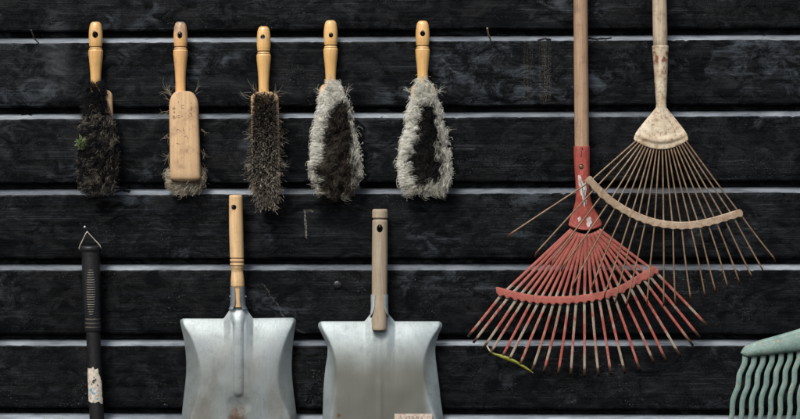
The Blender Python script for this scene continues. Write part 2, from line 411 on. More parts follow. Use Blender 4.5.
# ------------------------------------------------------------------ wall
LT = [37.2, 113.3, 189, 264.3, 339.8, 413.6]; RT = [34.0, 110.4, 186.8, 264, 339.8, 415.4]
for k in range(4): LT.append(LT[-1]+75.3); RT.append(RT[-1]+76)
for k in range(4): LT.insert(0, LT[0]-75.6); RT.insert(0, RT[0]-76.2)
wall = MB(); NX = 420; X0, X1 = -260., 1060.
for i in range(len(LT)-1):
    # plank between lip i (its own top lip) and lip i+1
    def ln(A, B, px): return A + (B-A)*(px-50)/690.
    pid = rnd.random(); g = []; cs = []
    ph = rnd.random()*50
    for j in range(NX+1):
        px = X0 + (X1-X0)*j/NX
        top = ln(LT[i], RT[i], px); nxt = ln(LT[i+1], RT[i+1], px)
        w1 = mn.noise(Vector((px*.02+ph, 3, 0)))*.7 + mn.noise(Vector((px*.13+ph, 7, 0)))*.4
        w2 = mn.noise(Vector((px*.02+ph, 13, 0)))*.5 + mn.noise(Vector((px*.11+ph, 17, 0)))*.35
        bow = mn.noise(Vector((px*.006+ph, 1, 0)))*.0012
        # small chips along the lip edge
        ch = max(0, mn.noise(Vector((px*.16+ph, 23, 0)))-.42)*4
        face_t = top + 5.9 + w1 + ch
        lip_t = top + .1 + w1*.4
        bot = nxt - 5.8 + w2
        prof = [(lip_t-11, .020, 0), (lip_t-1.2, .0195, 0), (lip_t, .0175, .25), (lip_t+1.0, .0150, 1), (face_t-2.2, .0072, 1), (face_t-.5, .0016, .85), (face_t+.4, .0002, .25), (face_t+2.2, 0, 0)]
        for q in (.25, .5, .75): prof.append((face_t+2.2+(bot-face_t-4)*q, 0, 0))
        prof += [(bot-2.0, 0, 0), (bot-.6, .0007, 0), (bot, .0035, 0), (bot, .026, 0)]
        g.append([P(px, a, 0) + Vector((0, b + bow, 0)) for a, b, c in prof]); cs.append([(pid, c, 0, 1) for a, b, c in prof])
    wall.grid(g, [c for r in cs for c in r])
# backing board so that no light leaks through
a = P(X0, LT[0]-10, 0); b = P(X1, LT[-1], 0)
wall.add([(a.x, .030, a.z), (b.x, .030, a.z), (b.x, .030, b.z), (a.x, .030, b.z)], [(0, 1, 2, 3)], (0.5, 0, 0, 1))
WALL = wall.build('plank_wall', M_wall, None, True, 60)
WALL['label'] = 'black stained shiplap board wall with pale grey horizontal lips'; WALL['category'] = 'wall'
# knot
m = MB(); kc = P(337.5, 285, 0); g = []
for r in range(7):
    a = r/6; rad = W(4.3)*math.sin(a*math.pi/2); d = -.0032*math.cos(a*math.pi/2)**.8 if a < 1 else .0006
    g.append([kc + Vector((rad*math.cos(t*math.pi/10)*(1+.08*math.sin(t)), d, rad*math.sin(t*math.pi/10))) for t in range(20)])
g[0] = [kc + Vector((.0002*math.cos(t*math.pi/10), -.0032, .0002*math.sin(t*math.pi/10))) for t in range(20)]
m.loft(g, True); m.build('knot', mat_plain('glossy_resin_knot', (.012, .013, .016), .28, 0, .5, 260, .5), WALL)

def nail(px, py, tipdy, tipx=0, tipy=0, mat=M_nail, r=.0011, head=0.0021, root_y=.002):
    m = MB(); a = P(px, py, 0); a.y = root_y
    e = Vector((a.x + W(tipx), tipdy, a.z - W(tipy)))
    mid = a.lerp(e, .6); mid.z += W(tipy)*.25
    m.tube([a, mid, e], r, 10, ref=(0.3, .1, 1))
    d = (e-mid).normalized()
    m.tube([e - d*.0001, e + d*.0007, e + d*.0012], [head, head, head*.8], 14, ref=(0.3, .1, 1))
    return m.build('nail', mat, WALL, True, 40)
nail(97.4, 36.6, -.037, -1.0, -3.4, r=.0015, head=.0022); nail(181.5, 35.2, -.0355, 0, -.6, M_nailb, .0011, .0019); nail(263.8, 37.6, -.034, -.2, -.6); nail(331.4, 35.6, -.034, 0, -.6)
nail(422.5, 34.2, -.036, 0, -1.4); nail(87.5, 230.2, -.020, -1.2, -3.4, M_nailb, .0012, .0022); nail(234.2, 206.4, -.044, 0, -.3); nail(379.8, 226.4, -.046, .2, -.4)
nail(490.5, 39.5, -.020, -3.6, -10, M_greywood, .0017, .0019)
nail(38.5, 43, -.014, -6, -12, M_nail, .0014, .0019)

# ------------------------------------------------------------------ brushes
HP = [(0, 3.4), (.35, 4.0), (1.3, 4.9), (3, 5.7), (6, 6.35), (11, 6.85), (17, 6.95), (21, 6.75), (23.3, 6.4), (24.3, 6.35), (24.9, 5.7), (25.6, 5.6), (26.2, 6.4), (27.0, 6.6), (27.4, 6.0), (28.0, 6.9), (29, 7.25), (33, 7.1), (38, 6.6), (44, 5.95), (50, 5.45), (56, 5.15), (62, 5.0), (70, 5.0)]
def brush_handle(parent, cx, top, length, mat, hole, tilt=0., yc=-.020):
    m = MB(); ys = []; q = 0
    while q < 30: ys.append(q); q += .35
    while q < length: ys.append(q); q += 1.5
    rings = []; n = 40; cs = []
    for y in ys:
        r = W(interp(y, HP)); c = P(cx + tilt*y, top + y, 0); c.y = yc
        dk = 1 - .55*math.exp(-((y-25.3)/.7)**2) - .45*math.exp(-((y-27.4)/.5)**2) - .35*math.exp(-(y/1.2)**2)
        rings.append([c + Vector((r*math.cos(2*math.pi*j/n), r*.92*math.sin(2*math.pi*j/n), 0)) for j in range(n)]); cs.append((dk, dk*.93, dk*.85, 1))
    m.loft(rings, True, cs)
    o = m.build('handle', mat, parent)
    # drill
    b = P(hole[0], hole[1], 0); b.y = yc
    off = parent.location
    cut = Vector((b.x, b.y, b.z))
    mm = MB(); nn = 28
    mm.loft([[Vector((cut.x + W(hole[2])*math.cos(2*math.pi*j/nn), cut.y + dy, cut.z + W(hole[3])*math.sin(2*math.pi*j/nn))) for j in range(nn)] for dy in (-.05, .05)])
    c = mm.build('cutter', mat); 
    bo = o.modifiers.new('b', 'BOOLEAN'); bo.operation = 'DIFFERENCE'; bo.object = c; bo.solver = 'EXACT'
    bpy.context.view_layer.update(); bake_mods(o, 40); bpy.data.objects.remove(c)
    return o

def block(parent, cx, y0, y1, w0, w1, mat, yf, yb, shoulder=10, tilt=0., name='brush_block', bot_round=4):
    "rounded wooden back between depths yf (front) and yb (back)"
    m = MB(); rings = []; n = 48; N = 46; cs = []
    for i in range(N+1):
        u = i/N
        v = .5-.5*math.cos(math.pi*u) if True else u
        py = y0 + (y1-y0)*v
        w = w0 + (w1-w0)*v
        a = py-y0; b = y1-py
        if a < shoulder: w = 5.3 + (w-5.3)*math.sqrt(max(0, 1-((shoulder-a)/shoulder)**2))
        if b < bot_round: w = w - 5*(1-math.sqrt(max(0, 1-((bot_round-b)/bot_round)**2)))
        th = (yb-yf)/2*(1 if b > 3 else .7+.3*b/3); yc = (yf+yb)/2
        c = P(cx + tilt*(py-y0), py, yc)
        dirt = interp(v, [(0, 1), (.6, .96), (.9, .86), (.965, .6), (1, .4)])
        ring = []
        for j in range(n):
            t = 2*math.pi*j/n; ct, st = math.cos(t), math.sin(t); e = .55
            ring.append(c + Vector((W(w)*math.copysign(abs(ct)**e, ct), th*math.copysign(abs(st)**.75, st), 0)))
        rings.append(ring); cs.append((dirt, dirt*.94, dirt*.88, 1))
    m.loft(rings, True, cs)
    return m.build(name, mat, parent, True, 50)

def outline(py, tab):
    l = float(np.interp(py, [t[0] for t in tab], [t[1] for t in tab])); r = float(np.interp(py, [t[0] for t in tab], [t[2] for t in tab]))
    return l, r
def core(m, tab, yb, H, shrink, c):
    ys = np.linspace(tab[0][0]+3, tab[-1][0]-4, 26); rings = []
    for py in ys:
        l, r = outline(py, tab); cx = (l+r)/2; w = (r-l)/2*shrink
        v = (py-ys[0])/(ys[-1]-ys[0]); e = math.sqrt(max(0.03, 1-abs(2*v-1)**3))
        rings.append([P(cx + w*e*math.cos(2*math.pi*j/18), py, yb - (H*e*math.sin(2*math.pi*j/18) if math.sin(2*math.pi*j/18) > 0 else 0.006*math.sin(2*math.pi*j/18))) for j in range(18)])
    m.loft(rings, True, c)

def bristles(name, parent, tab, yb, H, count, L, r, curl, colf, seed, down=.3, fwd=.8, out=.9, shrink=.78, corec=(.01, .009, .008, 1), segs=5, jit=.35, extra=None, label=None, clump=0, lump=0, pw=1.):
    R = random.Random(seed); m = MB(); m.pw = pw
    core(m, tab, yb, H, shrink, corec)
    if corec[0] == .03:
        m.c = []
        for py in np.linspace(tab[0][0]+3, tab[-1][0]-4, 26):
            for j in range(18): m.c.append((*colf(math.cos(2*math.pi*j/18), py, (py-tab[0][0])/(tab[-1][0]-tab[0][0]), R)[0], 1))
    y0, y1 = tab[0][0], tab[-1][0]
    wmax = max(t[2]-t[1] for t in tab)
    k = 0
    while k < count:
        py = R.uniform(y0, y1); l, rr = outline(py, tab)
        if R.random() > (rr-l)/wmax: continue
        k += 1
        u = R.uniform(-1, 1); cx = (l+rr)/2; w = (rr-l)/2*shrink
        v = (py-y0)/(y1-y0)
        e = math.sqrt(max(0.03, 1-abs(2*v-1)**3))
        dep = H*math.sqrt(max(0, 1-u*u))*e + (lump*mn.noise(Vector(((cx+w*u)*.16, py*.19, seed+3))) if lump else 0)
        p = P(cx + w*u, py - 3*down, yb - dep*.93)
        if clump:
            cn = Vector((mn.noise(Vector((cx*.3+u*3, py*.16, seed))), mn.noise(Vector((cx*.3+u*3, py*.16, seed+9))), mn.noise(Vector((u*3, py*.2, seed+19)))))*clump
        else: cn = Vector((0, 0, 0))
        d = Vector((u*out + R.gauss(0, jit), -fwd*math.sqrt(max(.05, 1-u*u*.8)) + R.gauss(0, jit*.6), -down*(1+1.2*v*v) + (0.5*(1-v)**6) + R.gauss(0, jit))) + cn
        d.normalize(); ll = L*R.uniform(.6, 1.25)*(0.8 if v < .12 else 1)
        A = d.cross(Vector((R.gauss(0, 1), R.gauss(0, 1), R.gauss(0, 1)))).normalized(); B = d.cross(A)
        ph = R.uniform(0, 6.3); fr = R.uniform(.7, 1.3); cr = curl*R.uniform(.5, 1.5)
        g = R.uniform(.1, .35)*down
        pts = []
        for i in range(segs+1):
            t = i/segs
            o = (A*math.cos(ph+fr*6.3*t) + B*math.sin(ph+fr*6.3*t) - A*math.cos(ph) - B*math.sin(ph))*cr*ll
            q = p + d*ll*t + o + Vector((0, 0, -g*ll*t*t))
            if q.y > -.004: q.y = -.004
            pts.append(q)
        c0, c1 = colf(u, py, v, R)
        m.fibre(pts, r*R.uniform(.7, 1.3), c0, c1)
    if extra: extra(m, R)
    o = m.build(name, M_fib, parent, True)
    if label: o['label'] = label
    return o
def tufted(name, parent, tab, yb, H, ntuft, per, L, r, tabcol, seed, down=.5, out=.9, fwd=.7, shrink=.84, spread=.0016, curl=.35, extra=None, topn=.8, segs=6, kgap=0, perfib=False):
    "bristles standing in tufts: every tuft has its own lean, length and colour"
    R = random.Random(seed); m = MB(); m.pw = 1.
    core(m, tab, yb, H*.75, shrink*.86, (.01, .01, .01, 1))
    m.c = []
    for py in np.linspace(tab[0][0]+3, tab[-1][0]-4, 26):
        l, rr = outline(py, tab)
        for j in range(18): m.c.append((*tabcol((l+rr)/2 + (rr-l)/2*.8*math.cos(2*math.pi*j/18), py, (py-tab[0][0])/(tab[-1][0]-tab[0][0]), R)[0], 1))
    y0, y1 = tab[0][0], tab[-1][0]; wmax = max(t[2]-t[1] for t in tab)
    pts_ = []; tries = 0
    while len(pts_) < ntuft and tries < 60000:
        tries += 1
        py = R.uniform(y0, y1); l, rr = outline(py, tab)
        if R.random() > (rr-l)/wmax: continue
        u = R.uniform(-1, 1); cx = (l+rr)/2; w = (rr-l)/2*shrink; x = cx + w*math.sin(u*1.5)
        if any((x-a)**2 + (py-b)**2 < 1.9**2 for a, b, _, _ in pts_) and tries < 40000: continue
        pts_.append((x, py, (x-cx)/w if w else 0, w))
    for (x, py, u, w) in pts_:
        v = (py-y0)/(y1-y0); e = math.sqrt(max(.04, 1-abs(2*v-1)**3)); u = max(-1, min(1, u))
        dep = H*math.sqrt(max(0, 1-u*u))*e + .0035*mn.noise(Vector((x*.2, py*.25, seed)))
        p = P(x, py - 2*down, yb - dep*.9)
        d = Vector((u*out + R.gauss(0, .22), -fwd*math.sqrt(max(.08, 1-u*u*.85)) + R.gauss(0, .15), -down*(1+1.3*v*v) + topn*(1-v)**5 + R.gauss(0, .20))).normalized()
        tl = L*R.uniform(.75, 1.2); c0, c1 = tabcol(x, py, v, R)
        A0 = d.cross(Vector((R.gauss(0, 1), R.gauss(0, 1), R.gauss(0, 1)))).normalized(); B0 = d.cross(A0); ph0 = R.uniform(0, 6.3)
        for q in range(per):
            rp = p + Vector((R.gauss(0, spread*.7), R.gauss(0, spread*.4), R.gauss(0, spread*.7)))
            dd = (d + Vector((R.gauss(0, .24), R.gauss(0, .24), R.gauss(0, .24)))).normalized(); ll = tl*R.uniform(.6, 1.15)
            if perfib: c0, c1 = tabcol(x + R.gauss(0, 1), py + R.gauss(0, 1), v, R)
            ph = ph0 + R.gauss(0, .7); cr = curl*R.uniform(.4, 1.3); a = R.uniform(.72, 1.1); ex = R.random() < .06
            if ex: ll *= 1.35
            pts = []
            for i in range(segs+1):
                t = i/segs
                o = (A0*(math.cos(ph+5.2*t)-math.cos(ph)) + B0*(math.sin(ph+5.2*t)-math.sin(ph)))*cr*ll*.5
                qq = rp + dd*ll*t + o + Vector((0, 0, -down*.35*ll*t*t)); qq.y = min(qq.y, -.004); pts.append(qq)
            m.fibre(pts, r*R.uniform(.7, 1.25), tuple(min(.93, z*a) for z in c0), tuple(min(.93, z*a) for z in c1))
    if extra: extra(m, R)
    return m.build(name, M_fib, parent, True)
def wool(I, brown, dark, yend):
    def f(x, py, v, R):
        l, r = outline(py, I); cx = (l+r)/2; w = (r-l)/2
        q = abs(x-cx)/w + mn.noise(Vector((x*.2, py*.2, 5)))*.35 + R.gauss(0, .08)
        if py < I[0][0] + R.gauss(0, 1.5) or py > yend + R.gauss(0, 3): q = 2
        if q < 1.0:
            t = brown if R.random() < .10+.62*v else dark; a = R.uniform(.5, 1.25)
            return (.006, .005, .005), tuple(z*a for z in t)
        bl = max(0, min(1, (py-176)/16)); a = R.uniform(.82, 1.08)*(1 if q > 1.2 else .75)
        k_ = 1 - .30*bl
        return tuple(z*.95*a*k_ for z in (.90, .885, .77)), tuple(z*a*k_ for z in (1.0, .985, .86))
    return f
def strays(specs):
    def f(m, R):
        for (px, py, dx, dy, n, ln_, c, y) in specs:
            for _ in range(int(n*.6+1)):
                p = P(px + R.gauss(0, 1.2), py + R.gauss(0, 1.5), y); q = [p]
                d = Vector((dx + R.gauss(0, .3), R.gauss(-.2, .15), -dy + R.gauss(0, .3))).normalized(); s = ln_*R.uniform(.5, 1.2)*S/5
                bend = Vector((R.gauss(0, .22), 0, R.gauss(0, .22)))
                for i in range(5): q.append(q[-1] + d*s); d = (d + bend).normalized()
                kk = R.uniform(.6, 1.1); cc = tuple(x*kk for x in c); m.fibre(q, .00034, cc, cc)
    return f

G = 'hand brushes hanging from nails in the top row'
# 1: black filthy brush with moss
b1 = thing('hand_brush', 'filthy black bristled hand brush with a green moss tuft on it', 'brush', P(97.3, 23, -.020), G)
brush_handle(b1, 97.3, 23, 74, M_lacq, (97.6, 36.2, 2.9, 3.3))
block(b1, 100.8, 90, 186, 11.6, 13.5, M_block, -.030, -.010, 7)
T1 = [(84, 90, 102), (92, 86, 106), (100, 86, 106), (114, 82, 109), (129, 79, 116), (152, 76, 119), (175, 75.5, 119), (187, 80, 116), (193, 86, 110)]
def c1(u, py, v, R):
    n = mn.noise(Vector((u*4.5, py*.11, 3)))
    k = max(0, min(1, (n*2.4 + .12 + .4*(v-.4) + R.gauss(0, .3)))) * (0 if v < .18 else 1)
    a = R.uniform(.6, 1.2)
    c0 = (.007*a, .007*a, .009*a)
    if k > .55: return c0, (.40*a, .32*a, .21*a)
    if k > .30: return c0, (.12*a, .098*a, .07*a)
    return c0, (.012*a, .013*a, .017*a)
def dirt(x, py, v, R):
    n = mn.noise(Vector((x*.16, py*.16, 3))) + mn.noise(Vector((x*.05, py*.07, 31)))*.6
    a = R.uniform(.5, 1.2)
    if v > .2 and n*1.9 + .20*(v-.3) + R.gauss(0, .42) > .66: return (.010, .009, .008), (.36*a, .325*a, .26*a)
    if v > .2 and R.random() < .13: return (.006, .006, .006), (.08*a, .07*a, .055*a)
    return (.005, .005, .006), (.012*a, .012*a, .016*a)
tufted('bristles', b1, T1, -.028, .018, 560, 22, .0095, .00036, dirt, 11, down=.35, out=.75, curl=.5, spread=.0022, perfib=True,
         extra=strays([(93, 88, -.5, -1, 26, 8, (.02, .02, .026), -.034), (101, 88, .5, -1, 26, 8, (.02, .02, .026), -.034), (98, 90, 0, -1, 30, 10, (.02, .02, .026), -.038), (97, 190, 0, 1, 30, 7, (.1, .08, .06), -.035)]))
m = MB(); R = random.Random(5)
mc = P(81.5, 143.5, -.048)
for i in range(1100):
    d = Vector((R.gauss(0, 1), R.gauss(-.4, 1), R.gauss(0, 1))).normalized(); q = mc + Vector((d.x*W(4.6), d.y*.006, d.z*W(5)))*R.uniform(.3, 1)*(1+.9*mn.noise(d*2.2))
    a = R.uniform(.3, 1.4); c = (.085*a, .15*a, .05*a) if R.random() < .6 else (.33*a, .36*a, .2*a)
    m.fibre([q, q + d*.0016, q + d*.0026 + Vector((R.gauss(0, .0008), 0, R.gauss(0, .0008)))], .0006, c, c)
mo = m.build('moss_tuft', M_fib); mo['label'] = 'small green moss tuft caught on the black bristles'; mo['category'] = 'moss'

# 2: back to the viewer
b2 = thing('hand_brush', 'hand brush turned to show its bare wooden back with worn writing', 'brush', P(181.5, 23, -.020), G)
brush_handle(b2, 181.6, 23, 72, M_lacq_worn, (181.6, 36.6, 2.5, 3.6))
block(b2, 183.6, 91.5, 181.5, 14.4, 15.3, M_block, -.041, -.014, 15, tilt=.022)
T2 = [(171, 171, 200), (177, 169.5, 201), (184, 170, 201), (189, 176, 197)]
def c2(u, py, v, R):
    a = R.uniform(.45, 1.1); return (.42*a, .36*a, .25*a), (.72*a, .65*a, .51*a)
dr = (.38, .33, .25)
tufted('bristles', b2, T2, -.012, .008, 150, 22, .0120, .00032, lambda x, py, v, R: ((.40, .35, .25), R.choice(((.74, .67, .53), (.60, .53, .41), (.82, .77, .64), (.45, .38, .28)))), 21, down=.65, out=.9, fwd=.2, shrink=.93, curl=.7, topn=.2,
  extra=strays([(171, 95, -.7, -1, 12, 14, dr, -.018), (168, 92, -.4, -1, 8, 12, dr, -.018), (195, 92, .8, -.9, 5, 12, dr, -.018), (169, 100, -1, -.8, 4, 9, dr, -.018),
     (168.5, 135, -1, .4, 7, 9, dr, -.018), (168.5, 155, -.8, .9, 10, 11, dr, -.018), (200.5, 130, 1, .5, 8, 9, dr, -.018), (200.5, 150, .6, 1, 11, 13, dr, -.018), (200.5, 118, 1, -.1, 4, 8, dr, -.018),
     (169, 112, -1, .1, 4, 14, dr, -.018), (169, 170, -.6, .9, 22, 8, dr, -.018), (201, 168, .6, .9, 22, 8, dr, -.018)]))
# worn stamped writing on the block
mk = MB()
def stroke(m, pts, y, r=.0004):
    m.tube([P(a, b, y) for a, b in pts], r, 5, t=.0001)
yk = -.0413
for pts in ([(172.6, 115.5), (172.9, 118.3)], [(172.6, 115.6), (174.4, 115.2), (174.6, 116.6), (172.9, 116.9)], [(172.9, 117), (175, 117), (175.1, 118.3), (173, 118.5)],
            [(176.4, 115.3), (176.6, 118)], [(179.8, 115.2), (178, 115.6), (178, 117.8), (179.9, 117.7), (179.8, 116.6)],
            [(172.7, 107), (173, 109.6)], [(174.6, 106.8), (174.9, 109.4)], [(172.8, 108.3), (174.8, 108)], [(173.4, 111.4), (174.8, 112.7)], [(174.9, 111.2), (173.3, 113)],
            [(181, 105.5), (184.4, 105.2)], [(181.2, 105.5), (181.5, 108.3), (184.2, 108.2)], [(181.3, 114.4), (182.6, 116.2), (181, 116.9)],
            [(190.3, 106.4), (191.9, 107.5), (190.4, 109), (192, 110)], [(189.6, 114), (191, 112.8), (191.8, 115.6)], [(192.6, 111), (194.4, 111.2)], [(178.3, 101.3), (178.6, 102.8)], [(190.5, 102.8), (191.7, 103.2)],
            [(176, 130.5), (177.6, 129), (180, 130.4)], [(183, 127), (183.6, 131)], [(184.3, 137), (186.5, 135.6), (188, 139)], [(176, 143), (179, 144)]):
    stroke(mk, pts, yk)
mk.build('stamped_writing', M_inkb, b2)

# 3: stiff dark bristles facing out
b3 = thing('hand_brush', 'narrow hand brush with stiff dark bristles in tan grey tips', 'brush', P(264.4, 27.5, -.020), G)
brush_handle(b3, 264.4, 27.5, 72, M_lacq, (263.8, 38.4, 2.3, 2.6))
block(b3, 264.6, 92, 196, 13.8, 14.2, M_block, -.032, -.010, 7, tilt=.016)
T3 = [(95, 254, 275), (104, 251, 278), (125, 250, 280), (158, 249, 281), (175, 249, 281.5), (192, 253, 280), (200, 258, 277), (206, 264, 274)]
def c3(u, py, v, R):
    a = R.uniform(.4, 1.1); f = min(1, .35 + v*1.1)
    b_ = 1 if R.random() < .35 + .4*v else .35
    return (.010*a, .008*a, .007*a), (.78*a*f*b_, .70*a*f*b_, .57*a*f*b_)
tr = (.36, .32, .26)
bristles('bristles', b3, T3, -.030, .004, 4600, .030, .00040, .04, c3, 31, down=.13, fwd=1.25, out=.22, jit=.16, pw=2.4, shrink=.80, segs=4, corec=(.004, .003, .003, 1),
  extra=strays([(256, 93, -.5, -1, 9, 12, tr, -.022), (252, 97, -1.2, -.5, 5, 15, tr, -.022), (274, 93, .9, -.9, 10, 12, tr, -.022), (277, 96, 1, -.2, 5, 12, tr, -.022), (252, 135, -1, .3, 20, 9, tr, -.04), (279, 135, 1, .3, 20, 9, tr, -.04),
     (250, 165, -1, .3, 26, 7, tr, -.05), (282, 165, 1, .3, 26, 7, tr, -.05), (262, 98, -.2, -1, 16, 6, (.1, .08, .06), -.04), (270, 98, .2, -1, 16, 6, (.1, .08, .06), -.04), (270, 201, .1, 1, 160, 8, (.2, .165, .12), -.045), (266, 195, -.2, 1, 120, 8, (.17, .14, .1), -.045)]))

# 4 and 5: fluffy white with dark centre
def c45(inner, brown, dark):
    def f(u, py, v, R):
        l, r = outline(py, inner[0]); lo, ro = outline(py, inner[1])
        x = (lo+ro)/2 + (ro-lo)/2*u*.86
        cx = (l+r)/2; w = max(.1, (r-l)/2*.90)
        q = abs(x-cx)/w + mn.noise(Vector((x*.22, py*.22, 5)))*.55 + R.gauss(0, .10)
        if py < inner[0][0][0]-1 + R.gauss(0, 2) or py > inner[0][-1][0] + R.gauss(0, 3): q = 2
        a = R.uniform(.6, 1.12)
        bl = max(0, min(1, (py-178)/16))
        if q < .95:
            n = .5 + mn.noise(Vector((x*.1, py*.35, 8)))
            t = brown if R.random() < .25+.75*v else dark
            return (.006, .005, .004), tuple(z*a*(.45+.75*n) for z in t)
        if q < 1.25: return (.02, .018, .015), tuple(z*a*.6 for z in (.30, .27, .22))
        w_ = (.86, .855, .77); k_ = 1 - .38*bl
        return tuple(z*.85*a for z in w_), tuple(min(.93, z*1.25*a*k_) for z in w_)
    return f
T4 = [(84, 329, 336), (90, 326.5, 338.5), (96, 324, 341.5), (109, 320, 346), (131, 316.5, 351.5), (152, 312, 357), (171, 311.5, 358), (183, 315, 356), (191, 321, 350), (195, 328, 345)]
I4 = [(104, 335, 342), (128, 328, 348), (152, 323, 350), (174, 319, 352), (188, 319, 352), (196, 325, 350)]
b4 = thing('hand_brush', 'fluffy hand brush with thin grey white edges round a wide brown black middle', 'brush', P(331, 21.5, -.020), G)
brush_handle(b4, 331, 21.5, 70, M_lacq, (331.5, 36.6, 2.2, 2.5))
block(b4, 331.5, 84, 185, 12.5, 13.5, M_block, -.030, -.010, 8)
tufted('bristles', b4, T4, -.026, .018, 700, 26, .0120, .00040, wool(I4, (.135, .110, .084), (.016, .014, .012), 196), 41, down=.32, out=.80, fwd=.75, shrink=.93, curl=.62, spread=.0021,
  extra=strays([(320, 92, -.9, -.6, 10, 8, (.6, .6, .52), -.03), (346, 92, .9, -.5, 14, 8, (.6, .6, .52), -.03), (355, 128, 1, .1, 5, 10, (.6, .6, .52), -.03), (318, 188, -.4, 1, 14, 7, (.5, .5, .4), -.04), (330, 80.5, -.1, -1, 20, 6, (.62, .62, .55), -.036)]))
T5 = [(83, 420, 426), (90, 417.5, 429.5), (96, 415, 432.5), (109, 411, 437.5), (134, 406, 442.5), (155, 401.5, 448), (177, 400.5, 449), (186, 403, 447.5), (192, 408, 443)]
I5 = [(105, 423, 431), (112, 421, 433), (134, 418, 436), (155, 413, 440), (172, 413, 440), (181, 417, 436)]
b5 = thing('hand_brush', 'whitest fluffy hand brush with wide cream edges round a narrow black middle', 'brush', P(422.5, 22, -.020), G)
brush_handle(b5, 422.5, 22, 70, M_lacq, (422.5, 35, 2.5, 2.8))
block(b5, 423.5, 84, 183, 12.5, 13.5, M_block, -.030, -.010, 8)
tufted('bristles', b5, T5, -.026, .018, 700, 26, .0120, .00040, wool(I5, (.040, .036, .032), (.010, .010, .011), 182), 51, down=.32, out=.80, fwd=.75, shrink=.93, curl=.62, spread=.0021,
  extra=strays([(411, 92, -.9, -.6, 12, 8, (.66, .66, .58), -.03), (438, 92, .9, -.5, 16, 8, (.66, .66, .58), -.03), (445, 128, 1, .3, 8, 8, (.66, .66, .58), -.03), (412, 188, -.2, 1, 50, 8, (.6, .58, .46), -.04), (436, 188, .2, 1, 50, 8, (.6, .58, .46), -.04), (422, 80.5, -.1, -1, 24, 6, (.66, .66, .58), -.036)]))

# ------------------------------------------------------------------ lathe handles
def pole(parent, pts, mat, yc, name='handle', n=36, step=1.0, dark=None, flat=1.0, y_fn=None):
    "pts: (py, cx, r)"
    m = MB(); rings = []; cs = []; y = pts[0][0]
    ys = []
    while y < pts[-1][0]: ys.append(y); y += step
    ys += [p[0] for p in pts]; ys = sorted(set(round(v, 3) for v in ys))
    for y in ys:
        cx = interp(y, [(p[0], p[1]) for p in pts]); r = W(interp(y, [(p[0], p[2]) for p in pts]))
        c = P(cx, y, y_fn(y) if y_fn else yc)
        d = dark(y) if dark else 1
        rings.append([c + Vector((r*math.cos(2*math.pi*j/n), r*flat*math.sin(2*math.pi*j/n), 0)) for j in range(n)]); cs.append((d, d, d, 1))
    m.loft(rings, True, cs)
    return m.build(name, mat, parent, True, 50)
def drill(o, px, py, yc, rx, ry):
    c = P(px, py, yc); mm = MB(); nn = 28
    mm.loft([[Vector((c.x + W(rx)*math.cos(2*math.pi*j/nn), c.y + dy, c.z + W(ry)*math.sin(2*math.pi*j/nn))) for j in range(nn)] for dy in (-.05, .05)])
    k = mm.build('cutter', o.data.materials[0])
    bo = o.modifiers.new('b', 'BOOLEAN'); bo.operation = 'DIFFERENCE'; bo.object = k; bo.solver = 'EXACT'
    bpy.context.view_layer.update(); bake_mods(o, 50); bpy.data.objects.remove(k)

# ------------------------------------------------------------------ shovels
def blade(parent, L, FL, FR, Rr, cx, topf, ridge, bottom, mat, yfl=-.050, ytop=-.026, ywing=-.022, name='blade'):
    """back of a square-mouth shovel: L/R outer edges, FL/FR fold lines as (py, px) tables; topf(px) the top edge"""
    m = MB(); rows = 120; g = []
    cols = []
    for k in range(13): cols.append(('L', k/12))
    for k in range(1, 91): cols.append(('C', k/90))
    for k in range(1, 13): cols.append(('R', k/12))
    y0 = 319.
    for i in range(rows+1):
        v = i/rows; py0 = y0 + (bottom-y0)*(v**1.35); row = []
        l = smooth_interp(py0, L); fl = smooth_interp(py0, FL); fr = smooth_interp(py0, FR); r = smooth_interp(py0, Rr)
        for (t, k) in cols:
            if t == 'L': px = l + (fl-l)*k
            elif t == 'C': px = fl + (fr-fl)*k
            else: px = fr + (r-fr)*k
            yt = topf(px); py = yt + (py0-y0)*(bottom-yt)/(bottom-y0)
            a = py-yt
            top = math.exp(-(a/24.)**1.25)
            yf = yfl + (ytop-yfl)*top
            if t == 'C':
                uu = min(k, 1-k); y = yf - .0030*(1-math.exp(-uu*9)) + .0030
                s = ridge(px, py)
                y -= s
            else:
                q = (1-k) if t == 'L' else k
                y = yf + (ywing-yf)*(q**1.12) + .0030
                y = min(y, -.006)
            # hammered unevenness
            y += mn.noise(Vector((px*.045, py*.045, 2+cx)))*.0011
            row.append(P(px, py, y))
        g.append(row)
    m.grid(g)
    o = m.build(name, mat, parent)
    so = o.modifiers.new('s', 'SOLIDIFY'); so.thickness = .0017; so.offset = 1
    sb = o.modifiers.new('ss', 'SUBSURF'); sb.levels = 1; sb.render_levels = 1
    bpy.context.view_layer.update(); bake_mods(o)
    return o

s1 = thing('shovel', 'square shovel with yellow ringed wooden handle and rust stain at blade centre', 'shovel', SH1, 'square steel shovels with short handles')
h = pole(s1, [(195.0, 235.7, 5.6), (195.8, 235.7, 6.4), (197, 235.8, 6.8), (230, 236.2, 7.0), (256, 236.9, 6.9), (257.4, 237, 6.9), (258, 237, 6.2), (258.8, 237, 6.2), (259.4, 237, 7), (261.2, 237.1, 7), (261.8, 237.1, 6.2), (262.6, 237.1, 6.2), (263.2, 237.1, 7), (265, 237.2, 7), (265.6, 237.2, 6.2), (266.4, 237.2, 6.2), (267, 237.2, 6.8), (269.5, 237.2, 6.2), (272, 237.3, 5.9), (275, 237.4, 6.2), (280, 237.5, 6.7), (285.5, 237.6, 6.8), (286.4, 237.7, 6.4), (288, 237.7, 5.6), (307, 238.1, 4.6)], M_ash, -.030, step=1.,
         dark=lambda y: .45 if any(abs(y-q) < .45 for q in (258.4, 262.2, 266)) else (.8 if 266 < y < 272 else 1))
drill(h, 234.4, 207.3, -.03, 2.5, 2.6)
